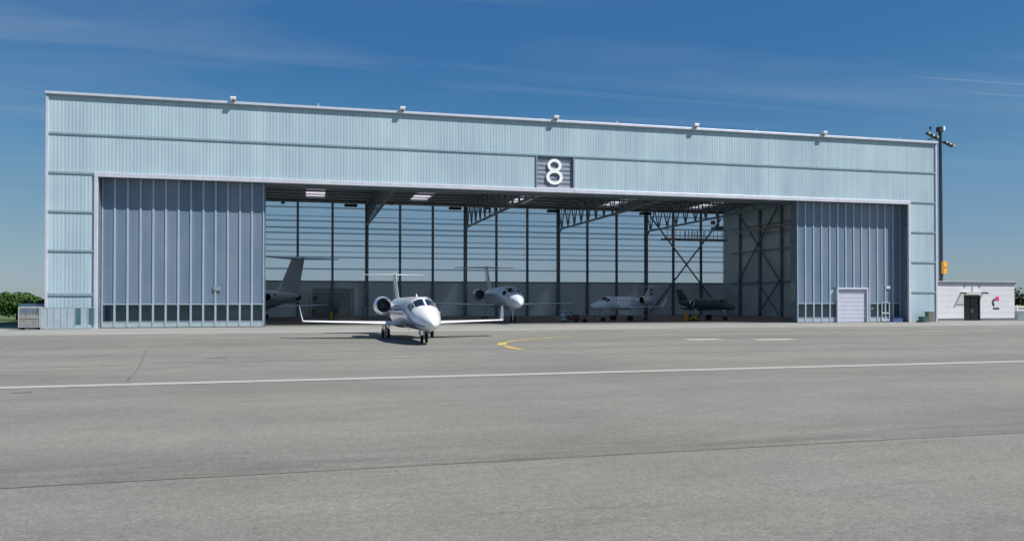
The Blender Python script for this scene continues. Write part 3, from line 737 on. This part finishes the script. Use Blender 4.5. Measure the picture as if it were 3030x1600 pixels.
    # door outline and antennas
    MB().bar((X(.33),0,zc+Rr*1.02),(X(.33)-.1,0,zc+Rr*1.02+.14),.05,.03).bar((X(.5),0,zc-Rr*1.02),(X(.5)-.1,0,zc-Rr*1.02-.2),.04,.04).tube((X(.07),.35*Rr*1.6,zc+.1),(X(.07)+.2,.35*Rr*1.7,zc+.1),.02).build('antenna', M[body], J)
    return J

def camxy(xc, z):   # camera-aligned offsets measured on site: xc to the right, z ahead
    a = R(14.1); return (xc*math.cos(a)+z*math.sin(a), -xc*math.sin(a)+z*math.cos(a))
def nose_at(xc, z, hd, L_):
    nx, ny = camxy(xc, z); n = Vector((math.cos(hd), math.sin(hd), 0)); return Vector((nx, ny, 0))-n*L_*.5
hd = R(-88.4)
jet('business_jet', 'gleaming white jet with upturned wingtips parked on the sunny apron outside the hangar', 'business jets', nose_at(-3.98,40.6,hd,16.0), hd, L_=16.0,
    Rr=.90, zc=1.58, semi=6.15, fin=4.08, stab=4.3, winglet=.92, eng_r=.50, eng_off=1.32, eng_z=.38, eng_x=.63)
hd = R(-92.5)
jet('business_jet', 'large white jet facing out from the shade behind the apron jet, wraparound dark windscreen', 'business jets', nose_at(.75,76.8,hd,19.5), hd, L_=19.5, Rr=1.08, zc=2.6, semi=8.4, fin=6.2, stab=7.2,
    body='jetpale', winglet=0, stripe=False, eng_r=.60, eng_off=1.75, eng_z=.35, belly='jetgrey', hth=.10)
hd = math.atan2(.866, -.50); L3 = 24; tx, ty = camxy(-23.9, 90.0)
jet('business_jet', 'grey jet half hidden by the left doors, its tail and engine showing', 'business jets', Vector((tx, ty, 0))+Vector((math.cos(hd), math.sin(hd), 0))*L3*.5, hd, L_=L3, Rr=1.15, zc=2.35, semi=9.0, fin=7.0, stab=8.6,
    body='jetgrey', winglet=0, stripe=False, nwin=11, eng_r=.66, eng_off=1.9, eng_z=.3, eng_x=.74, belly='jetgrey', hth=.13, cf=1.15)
a_ = math.atan2(-.73, -.69)-R(14.1); L4 = 12.6
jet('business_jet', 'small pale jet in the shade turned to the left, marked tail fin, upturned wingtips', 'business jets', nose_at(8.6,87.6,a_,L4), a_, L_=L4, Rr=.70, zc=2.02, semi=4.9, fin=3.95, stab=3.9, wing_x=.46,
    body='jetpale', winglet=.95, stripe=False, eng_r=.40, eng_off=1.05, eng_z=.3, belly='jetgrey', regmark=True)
a_ = math.atan2(-.78, .62)-R(14.1); L5 = 8.4
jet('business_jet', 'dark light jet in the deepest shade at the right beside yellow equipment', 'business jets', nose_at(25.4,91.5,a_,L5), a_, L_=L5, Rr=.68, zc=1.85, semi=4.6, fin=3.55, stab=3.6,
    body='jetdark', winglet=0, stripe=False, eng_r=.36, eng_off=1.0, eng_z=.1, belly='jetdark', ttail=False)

# ------------------------------------------------------------------ equipment in the hangar
def spot(xc, z):
    z2 = min(4635/(5961.3/z-23), 107.0); return camxy(xc/z*.95*z2, z2)
def wheelset(mb_parent, pts, r, w=.10):
    for x, y in pts:
        MB().lathe((x,y-w/2,r),(0,1,0),[(0,.02),(0,r*.9),(.02,r),(w-.02,r),(w,r*.9),(w,.02)],16).build('wheel', M['tyre'], mb_parent, smooth=True)
def tug(name, label, xc, z, rz, m, s=1.0):
    x, y = spot(xc, z); e = empty(name, (x,y,0), rz, label, 'tow tractor'); e.scale = (s,s,s)
    MB().box(-1.2,1.2,-.55,.55,.25,.62).box(.35,1.15,-.5,.5,.62,.95).build('body', m, e, bevel=.05)
    MB().box(-.45,.0,-.4,.4,.62,.78).box(-.55,-.45,-.4,.4,.7,1.2).build('seat', M['black'], e, bevel=.03)
    MB().tube((.3,0,.9),(.15,0,1.15),.03).lathe((.13,0,1.17),(-.5,0,.85),[(0,.16),(.02,.19),(.04,.16),(.02,.14),(0,.16)],16).build('steering_wheel', M['black'], e)
    MB().box(-1.4,-1.2,-.08,.08,.35,.5).build('hitch', M['steel'], e)
    wheelset(e, [(-.8,-.52),(-.8,.52),(.8,-.52),(.8,.52)], .26, .16)
    return e
tug('tow_tractor', 'dark red low tow tractor in front of the small pale jet', 5.9, 77.5, R(-10), M['red'], .8)
tug('tow_tractor', 'yellow tow tractor standing beneath the dark jet', 18.9, 80.5, R(-60), M['yellow'], .6)
def cabinet(name, label, cat, xc, z, w, d, h, m, m2, rz=0):
    x, y = spot(xc, z); e = empty(name, (x,y,0), rz, label, cat)
    MB().box(-w/2,w/2,-d/2,d/2,.12,h).build('body', m, e, bevel=.02)
    for k in range(4):
        z0 = .2+k*(h-.3)/4
        o = MB().box(-w/2+.04,w/2-.04,-d/2-.02,-d/2-.002,z0,z0+(h-.3)/4-.03).build('drawer', m2 if k%2 else m, e)
        MB().box(-.12,.12,-d/2-.05,-d/2-.022,z0+(h-.3)/8,z0+(h-.3)/8+.03).build('handle', M['chrome'], o)
    wheelset(e, [(-w/2+.1,-d/2+.1),(w/2-.1,-d/2+.1),(-w/2+.1,d/2-.1),(w/2-.1,d/2-.1)], .06, .04)
cabinet('tool_cabinet', 'tall pale tool cabinet with blue drawers on castors near the doorway', 'cabinet', 5.15, 77.0, .75, .6, 1.25, M['cage'], M['bluep'], R(-14))
cabinet('tool_cabinet', 'grey instrument cabinet standing between the apron jet and the left doors', 'cabinet', -16.2, 84.0, .55, .6, 1.6, M['steel2'], M['steel2'], R(-14))
def work_stand(xc, z, label, m, h=.9, w=1.1):
    x, y = spot(xc, z); e = empty('work_stand', (x,y,0), R(-14), label, 'work stand', 'work stands')
    MB().box(-w/2,w/2,-.35,.35,h-.05,h).build('platform', m, e)
    for sx_ in (-1,1):
        for sy in (-1,1): MB().bar((sx_*(w/2-.05),sy*.32,h-.05),(sx_*(w/2+.08),sy*.4,0),.05).build('leg', m, e)
    MB().bar((-w/2,.33,h),(-w/2,.33,h+.7),.04).bar((w/2,.33,h),(w/2,.33,h+.7),.04).bar((-w/2,.33,h+.7),(w/2,.33,h+.7),.04).build('handrail', m, e)
work_stand(7.9, 78.0, 'dark low work stand under the nose of the small pale jet', M['steel'], .7)
work_stand(9.6, 79.5, 'grey work stand beside the small pale jet between two wheels', M['cage'], .6, .9)
work_stand(-18.4, 100.0, 'tall dark work stand near the back wall at the left', M['steel'], 1.6, 2.0)
def drum(name, label, cat, xc, z, r, h, m, band=None):
    x, y = spot(xc, z); e = empty(name, (x,y,0), 0, label, cat)
    MB().lathe((0,0,0),(0,0,1),[(0,.01),(0,r),(h*.32,r),(h*.33,r*1.05),(h*.36,r*1.05),(h*.37,r),(h*.64,r),(h*.65,r*1.05),(h*.68,r*1.05),(h*.69,r),(h,r),(h,r*.9),(h-.02,.01)],20).build('barrel', m, e, smooth=True)
    MB().tube((r*.5,0,h-.02),(r*.5,0,h+.03),.04).build('cap', M['black'], e)
drum('oil_drum', 'orange drum standing on the hangar floor left of the dark jet', 'drum', 18.0, 79.0, .24, .85, M['orange'])
def trolley(xc, z, label, m, cat='trolley'):
    x, y = spot(xc, z); e = empty('extinguisher_trolley', (x,y,0), R(20), label, cat)
    MB().lathe((0,0,.15),(0,0,1),[(0,.02),(0,.15),(.7,.15),(.82,.07),(.9,.05),(.9,.01)],16).build('bottle', m, e, smooth=True)
    MB().bar((-.16,.12,.1),(-.16,.16,1.15),.03).bar((.16,.12,.1),(.16,.16,1.15),.03).bar((-.16,.16,1.15),(.16,.16,1.15),.03).build('handle', M['steel'], e)
    wheelset(e, [(-.2,.1),(.2,.1)], .14, .05)
trolley(-18.9, 80.0, 'yellow fire extinguisher trolley in the left half of the hangar', M['yellow'])
trolley(14.2, 81.0, 'dark red fire extinguisher trolley beside the tail of the small pale jet', M['red'])
# tow bar
x, y = spot(7.0, 76.2); e = empty('tow_bar', (x,y,0), R(-5), 'long dark red tow bar lying on wheels by the doorway', 'tow bar')
MB().tube((-1.5,0,.35),(1.5,0,.3),.045).build('bar', M['red'], e); MB().bar((1.5,-.2,.3),(1.5,.2,.3),.07).build('head', M['steel'], e)
wheelset(e, [(.3,-.25),(.3,.25)], .2, .08)
# storage rack at the back
e = empty('storage_rack', (2.6, 113.6, 0), 0, 'dark steel storage rack against the back wall at the left', 'rack')
for sx_ in (-2.6, 0, 2.6):
    MB().box(sx_-.04,sx_+.04,-.5,-.42,0,3.2).box(sx_-.04,sx_+.04,.42,.5,0,3.2).build('upright', M['steel'], e)
for z in (.5,1.4,2.3,3.1): MB().box(-2.55,2.55,-.5,.5,z,z+.05).build('shelf', M['steel'], e)
random.seed(3)
for k, (px, pz) in enumerate(((-2.0,.55),(-1.1,.55),(.9,.55),(1.8,1.45),(-1.6,1.45),(.6,2.35),(-1.9,2.35),(2.0,2.35))):
    o = MB().box(-.33,.33,-.3,.3,0,.45).box(-.35,.35,-.32,.32,.45,.52).build('storage_box', M[('khaki','steel2','bluep','cage')[k%4]], None, loc=(2.6+px,113.6,pz), bevel=.015)
    tag(o, '%s lidded box on the storage rack, %s shelf, %s' % (('khaki','slate','blue','grey')[k%4], {.55:'bottom',1.45:'middle',2.35:'upper'}[pz], 'left end' if px < -1.5 else 'right end' if px > 1.5 else 'beside the middle upright'), 'box', 'boxes on the storage rack')

# ------------------------------------------------------------------ things left of the opening
e = empty('glass_screen', (-18.45, 69.9, 0), 0, 'waist to head high translucent screen with two teal panes in front of the left pier', 'screen')
n = 8; w = 3.8/n; x0 = -1.9
for k in range(n):
    a = x0+k*w
    if k in (5, 7): MB().box(a+.05, a+w-.05, 0, .03, .35, 1.68).build('teal_pane', M['teal'], e)
    else: MB().box(a+.03, a+w-.03, 0, .03, .2, 1.68).build('pane', M['palepane'], e)
mb = MB()
for k in range(n+1): mb.box(x0+k*w-.03, x0+k*w+.03, -.03, .06, 0, 1.75)
mb.box(x0+.03, x0+n*w-.03, -.02, .05, 1.69, 1.74).box(x0+.03, x0+n*w-.03, -.02, .05, .08, .19)
mb.build('frame', M['mull'], e)
# small planter at the screen foot
e = empty('cage_trolley', (-21.15, 70.2, 0), R(4), 'grey galvanised cage trolley on castors left of the hangar corner', 'trolley')
mb = MB()
for sx_ in (-.72,.72):
    for sy in (-.5,.5): mb.box(sx_-.03,sx_+.03,sy-.03,sy+.03,.2,1.75)
for z in (.22,.95,1.72):
    for sy in (-.5,.5): mb.box(-.69,.69,sy-.02,sy+.02,z-.02,z+.03)
    for sx_ in (-.72,.72): mb.box(sx_-.02,sx_+.02,-.47,.47,z-.02,z+.03)
mb.build('frame', M['pgalv'], e)
mb = MB()
for k in range(14): mb.box(-.66+k*.1,-.65+k*.1,-.505,-.495,.25,1.7)
for k in range(14): mb.box(-.69,.69,-.508,-.500,.3+k*.1,.31+k*.1)
mb.build('mesh_side', M['pgalv'], e)
MB().box(-.68,.68,-.45,.45,.26,1.2).build('load', M['paleload'], e, bevel=.04)
MB().box(-.74,.74,-.52,.52,1.76,1.80).build('lid', M['pgalv'], e)
wheelset(e, [(-.6,-.42),(.6,-.42),(-.6,.42),(.6,.42)], .1, .05)

def post(name, label, x, y, h, m, r=.06, cat='post', group=None):
    e = empty(name, (x,y,0), 0, label, cat, group)
    MB().tube((0,0,0),(0,0,h),r).build('shaft', m, e); MB().tube((0,0,h),(0,0,h+.05),r*1.25,r*.6).build('cap', m, e)
    return e
post('marker_post', 'taller white marker post beside the trees at the left', -24.2, 80.6, 1.45, M['white'], .12)
post('marker_post', 'short white marker post beside the trees at the left', -23.6, 81.6, .8, M['white'], .12)
e = empty('notice_board', (-24.1, 85.0, 0), R(10), 'blue notice board on two legs beyond the left apron edge', 'sign')
MB().box(-.5,.5,-.03,.03,.7,1.35).build('board', M['bluep'], e); MB().box(-.46,-.40,-.03,.03,0,.7).build('leg', M['cage'], e); MB().box(.40,.46,-.03,.03,0,.7).build('leg', M['cage'], e)
e = empty('low_wall', (-23.3, 88.5, 0), 0, 'low grey concrete wall in front of the hedge at the left', 'wall')
MB().box(-3.0,3.4,-.15,.15,0,.62).build('base', M['conc'], e); MB().box(-3.05,3.45,-.2,.2,.622,.72).build('coping', M['conc'], e)
e = empty('parked_van', (-27.3, 93.0, 0), R(80), 'white van parked behind the low wall at the left', 'van')
MB().loft([[Vector((x,y*.95 if z>1.2 else y,z)) for x,z in ((-2.3,.35),(2.2,.35),(2.4,.8),(2.3,1.05),(1.7,1.2),(1.2,1.9),(-2.2,1.95),(-2.35,1.2))] for y in (-.9,.9)]).build('body', M['white'], e, bevel=.05)
MB().box(-1.9,1.1,-.93,-.91,1.2,1.7).box(-1.9,1.1,.91,.93,1.2,1.7).build('window', M['cockpit'], e)
wheelset(e, [(-1.5,-.85),(-1.5,.85),(1.5,-.85),(1.5,.85)], .33, .2)

# ------------------------------------------------------------------ vegetation
def tree(name, label, x, y, h, rad, mt, seed, nleaf=5200, cat='tree', group=None, trunk_h=.25, leaf=.17, squash=.8):
    rnd = random.Random(seed); e = empty(name, (x,y,-.01), rnd.random()*6, label, cat, group)
    tb = MB(); th = h*trunk_h
    tb.tube((0,0,0),(.05,.03,th),h*.035,h*.025,8)
    cl = []
    for k in range(16):
        a = rnd.random()*2*math.pi; rr = rad*math.sqrt(rnd.random())*.72; zz = th+(h-th)*(.12+.72*rnd.random())
        k_ = 1-abs((zz-th)/(h-th)-.42)*.9; c = Vector((math.cos(a)*rr*k_, math.sin(a)*rr*k_, zz)); cl.append((c, rad*(.28+.2*rnd.random())))
        tb.tube((.05*min(1,zz/th),.03,th*.9 if zz > th else th*.5), c, h*.012, h*.004, 5)
    tb.build('trunk', M['bark'], e)
    lv = MB()
    for k in range(nleaf):
        c, r = rnd.choice(cl)
        d = Vector((rnd.gauss(0,1), rnd.gauss(0,1), rnd.gauss(0,1))).normalized()*r*(rnd.random()**.4)
        p = c+Vector((d.x,d.y,d.z*squash))
        if p.z > h: p.z = h-rnd.random()*.2
        u = Vector((rnd.gauss(0,1), rnd.gauss(0,1), rnd.gauss(0,.7))).normalized(); v = u.cross(Vector((rnd.gauss(0,1), rnd.gauss(0,1), rnd.gauss(0,1)))).normalized()
        s = leaf*(.6+.8*rnd.random())
        lv.add([p-u*s, p+v*s*.55, p+u*s, p-v*s*.55], [(0,1,2,3)])
    lv.build('crown', mt, e)
tree('leafy_tree', 'broad dark green tree at the far left edge', -33.6, 106.5, 3.5, 2.7, M['leaf'], 1, 8000, group='trees left of the hangar')
tree('leafy_tree', 'rounded green tree second from the left edge', -31.2, 105.0, 2.7, 1.5, M['leaf'], 2, 5000, group='trees left of the hangar')
tree('leafy_tree', 'small low tree at the right end of the left-hand clump', -30.0, 104.0, 2.1, .8, M['leaf2'], 3, 3500, group='trees left of the hangar')
for k in range(4):
    tree('hedge_shrub', ['darkest low shrub next to the cage trolley','low shrub just left of the cage trolley','middle shrub of the low hedge left of the hangar','leftmost shrub of the low hedge, beside the trees'][k], -24.2-k*1.0, 98-k*.3, 1.85+.2*(k%2), .95, M['leaf2'], 20+k, 2600, 'shrub', 'hedge left of the hangar', .12, .14)
# far tree belt on the left and right
def belt(name, label, x0, x1, y, h, seed, n=9000, cat='trees'):
    rnd = random.Random(seed); lv = MB()
    for k in range(n):
        x = x0+(x1-x0)*rnd.random(); hh = h*(.62+.22*math.sin(x*.21+seed)+.12*math.sin(x*.83)+.08*math.sin(x*2.1))
        p = Vector((x, y+rnd.gauss(0,2.0), hh*rnd.random()**.7))
        u = Vector((rnd.gauss(0,1), rnd.gauss(0,1), rnd.gauss(0,.8))).normalized(); v = u.cross(Vector((rnd.gauss(0,1), rnd.gauss(0,1), rnd.gauss(0,1)))).normalized(); s = .75*(.5+rnd.random())
        lv.add([p-u*s, p+v*s*.7, p+u*s, p-v*s*.7], [(0,1,2,3)])
    o = lv.build(name, M['leaf3']); tag(o, label, cat, kind='stuff'); return o
belt('far_wood', 'distant belt of dark trees beyond the grass at the right', 240, 440, 310, 10.5, 5, 12000)
belt('far_wood', 'distant low belt of trees on the horizon at the left', -190, -90, 330, 4.4, 6, 6000)

# ------------------------------------------------------------------ annex building on the right
AX0, AX1, AY = 64.3, 75.3, 72.5
an = empty('annex_building', (AX0, AY, 0), 0, 'low white flat-roofed building with a dark glazed door at the right of the hangar', 'building')
W = AX1-AX0
dx0, dx1, dh = 4.3, 6.45, 2.75
mb = MB()
mb.box(0, dx0, 0, .25, .35, 4.05).box(dx1, W, 0, .25, .35, 4.05).box(dx0, dx1, 0, .25, dh+.1, 4.05).box(W-.25, W, .252, 9, .35, 4.05).box(0, W-.26, 8.75, 9, .35, 4.05)
mb.build('wall', M['bwall'], an)
mb = MB()
for k in range(1, 6):
    z = .35+k*.62
    for a, b in ((.02, dx0-.02), (dx1+.02, W-.02)) if z < dh else ((.02, W-.02),): mb.box(a, b, -.006, -.001, z-.012, z+.012)
mb.build('panel_joint', M['bjoint'], an)
MB().box(0, dx0, -.02, .25, .0, .348).box(dx1, W, -.02, .25, 0, .348).box(W-.25, W+.02, .252, 9, 0, .348).build('plinth', M['fascia'], an)
rf = MB().box(-.0, W+.12, -.12, 9.1, 4.053, 4.28).build('roof', M['fascia'], an)
MB().box(-.0, W+.14, -.14, 9.12, 4.283, 4.36).build('roof_trim', M['alu'], rf)
for k in range(13):
    x = .7+k*.74+random.uniform(-.12,.12); h = random.uniform(.28,.55)
    MB().bar((x,2.0,4.36),(x,2.0,4.36+h*.55),.03).bar((x,2.0,4.36+h*.55),(x-.16,2.0,4.36+h),.03).bar((x,2.0,4.36+h*.55),(x+.16,2.0,4.36+h),.03).build('roof_bracket', M['cage'], rf)
dr = MB().box(dx0+.0, dx0+.1, .03, .24, .0, dh+.097).box(dx1-.1, dx1, .03, .24, 0, dh+.097).box(dx0+.1, dx1-.1, .03, .24, dh, dh+.097).box((dx0+dx1)/2-.04,(dx0+dx1)/2+.04,.05,.2,0,dh-.003).build('door', M['bdark'], an)
MB().box(dx0+.1, dx1-.1, .12, .15, .02, dh-.003).build('door_glass', M['bdoor'], dr)
MB().bar((5.25,.02,.95),(5.25,.02,1.35),.03).bar((5.5,.02,.95),(5.5,.02,1.35),.03).build('handle', M['chrome'], dr)
# glazed canopy over the door: its dark rims throw the slanting shadow on the wall
cp = MB().bar((dx0-.15,-.62,dh+.38),(dx1+.15,-.62,dh+.38),.05,.04).bar((dx0-.35,0,dh+.36),(dx0-.35,-.72,dh+.30),.12,.14).bar((dx1+.35,0,dh+.36),(dx1+.35,-.72,dh+.30),.12,.14).build('canopy', M['bdark'], an)
MB().box(dx0-.3, dx1+.3, -.7, -.02, dh+.40, dh+.42).build('canopy_glass', M['clear'], cp)
MB().box(dx0+.1, dx1-.1, -.14, -.01, dh+.2, dh+.34).build('door_lamp', M['white'], an, bevel=.02)
MB().tube((5.4,-.04,dh+.5),(5.4,-.04,4.05),.035).build('downpipe', M['alu'], an)
for x in (4.4, 6.35): MB().box(x-.08,x+.08,-.06,-.01,3.75,3.92).build('wall_lamp', M['cage'], an)
# company mark on the wall: dark bowl stroke, magenta square, line of dark lettering
mk = MB(); cxm, czm = 8.4, 2.05
pr = []
for k in range(15):
    a = R(95+k*11); pr.append((cxm+.42*math.cos(a), czm+.46*math.sin(a), cxm+.18*math.cos(a), czm+.24*math.sin(a)))
for p, q in zip(pr, pr[1:]):
    mk.add([(p[0],-.03,p[1]),(q[0],-.03,q[1]),(q[2],-.03,q[3]),(p[2],-.03,p[3]),(p[0],-.002,p[1]),(q[0],-.002,q[1]),(q[2],-.002,q[3]),(p[2],-.002,p[3])],[(0,1,2,3),(0,4,5,1),(3,2,6,7)])
sgn = mk.build('wall_logo', M['navy'], an)
MB().box(cxm+.08, cxm+.50, -.035, -.002, czm+.22, czm+.64).build('magenta_square', M['pink'], sgn)
mb = MB(); x = cxm-.28
for wl in (.07,.03,.08,.06,.09,.03,.07,.08,.06): mb.box(x, x+wl, -.03, -.002, czm-.74, czm-.56); x += wl+.03
mb.build('lettering', M['navy'], sgn)
o = MB().box(AX0-.0, AX1+.1, 71.2, 72.46, .0, .10).build('kerb', M['conc']); struct(o)

# floodlight mast behind the annex
mx0, my0 = 68.85, 76.0
ms = empty('floodlight_mast', (mx0, my0, 0), R(8), 'tall dark floodlight mast with a crossarm behind the right hangar corner', 'light mast')
MB().tube((0,0,0),(0,0,21.4),.24,.17,14).build('pole', M['mast'], ms, smooth=True)
ca = MB().bar((-2.2,0,20.9),(1.75,0,19.7),.14,.16).bar((-1.6,.3,20.3),(-1.0,-.5,20.5),.1).bar((-.1,0,21.1),(-1.2,0,20.6),.06).build('crossarm', M['mast'], ms)
for x in (-2.1,-1.45,-.85,.6,1.15,1.7):
    z = 20.9-(x+2.2)*.304
    f = MB().box(x-.18,x+.18,-.40,-.09,z-.05,z+.14).build('lamp', M['mast'], ca, bevel=.02)
    MB().box(x-.15,x+.15,-.42,-.402,z-.03,z+.11).build('lens', M['warm'], f)
MB().box(-.42,.10,-.35,.2,21.2,21.75).build('top_box', M['mast'], ms); MB().box(.12,.45,-.3,.1,21.4,21.85).build('top_light', M['white'], ms)
MB().tube((-1.5,0,20.7),(-1.5,0,21.45),.03).tube((-1.5,0,21.45),(-1.5,0,21.7),.15,.12).build('antenna', M['mast'], ms)
MB().box(-.12,.42,-.46,-.06,5.3,6.65).build('signal_box', M['amber'], ms, bevel=.04)
MB().box(-.08,.38,-.48,-.462,5.93,6.0).build('hinge', M['mast'], ms)

# bins and boxes by the right pier
e = empty('waste_bin', (61.8, 70.6, 0), 0, 'low dark green bin with a lid by the right pier', 'bin')
MB().loft([[(-.32,-.3,.05),(.32,-.3,.05),(.32,.3,.05),(-.32,.3,.05)],[(-.38,-.35,.55),(.38,-.35,.55),(.38,.35,.55),(-.38,.35,.55)]]).build('body', M['green'], e)
MB().box(-.4,.4,-.37,.37,.552,.62).build('lid', M['green'], e, bevel=.02); wheelset(e, [(-.25,.28),(.25,.28)], .08, .05)
e = empty('metal_cabinet', (62.65, 70.75, 0), 0, 'grey-brown utility cabinet standing against the right pier', 'cabinet')
MB().box(-.36,.36,-.28,.28,.08,1.08).build('body', M['khaki'], e, bevel=.02); MB().box(-.38,.38,-.3,.3,1.082,1.14).build('lid', M['cage'], e)
MB().box(-.3,-.02,-.295,-.282,.16,1.0).box(.02,.3,-.295,-.282,.16,1.0).build('door', M['khaki'], e)
e = empty('equipment_crate', (59.6, 71.95, 0), 0, 'low blue crate in the shade at the foot of the right doors', 'crate')
MB().box(-.62,.62,-.22,.22,.04,.42).build('body', M['bluep'], e, bevel=.02); MB().box(-.64,.64,-.24,.24,.422,.47).build('lid', M['navy'], e)

# fence and cabinets beyond the annex
e = empty('boundary_fence', (76.6, 76.0, 0), R(8), 'white post and rail fence right of the annex', 'fence')
for k in range(6): MB().box(k*1.6-.05, k*1.6+.05, -.05, .05, 0, 1.75).build('post', M['white'], e)
MB().box(.05, 8.0, -.02, .02, 1.0, 1.1).box(.05, 8.0, -.02, .02, 1.5, 1.6).build('rail', M['white'], e)
e = empty('utility_box', (77.3, 74.0, 0), 0, 'grey utility box with pale top right of the annex', 'utility box')
MB().box(-.5,.5,-.35,.35,0,1.1).build('body', M['cage'], e, bevel=.02); MB().box(-.54,.54,-.39,.39,1.102,1.22).build('lid', M['white'], e); MB().box(-.4,.4,-.365,-.352,.1,1.0).build('door', M['steel2'], e)
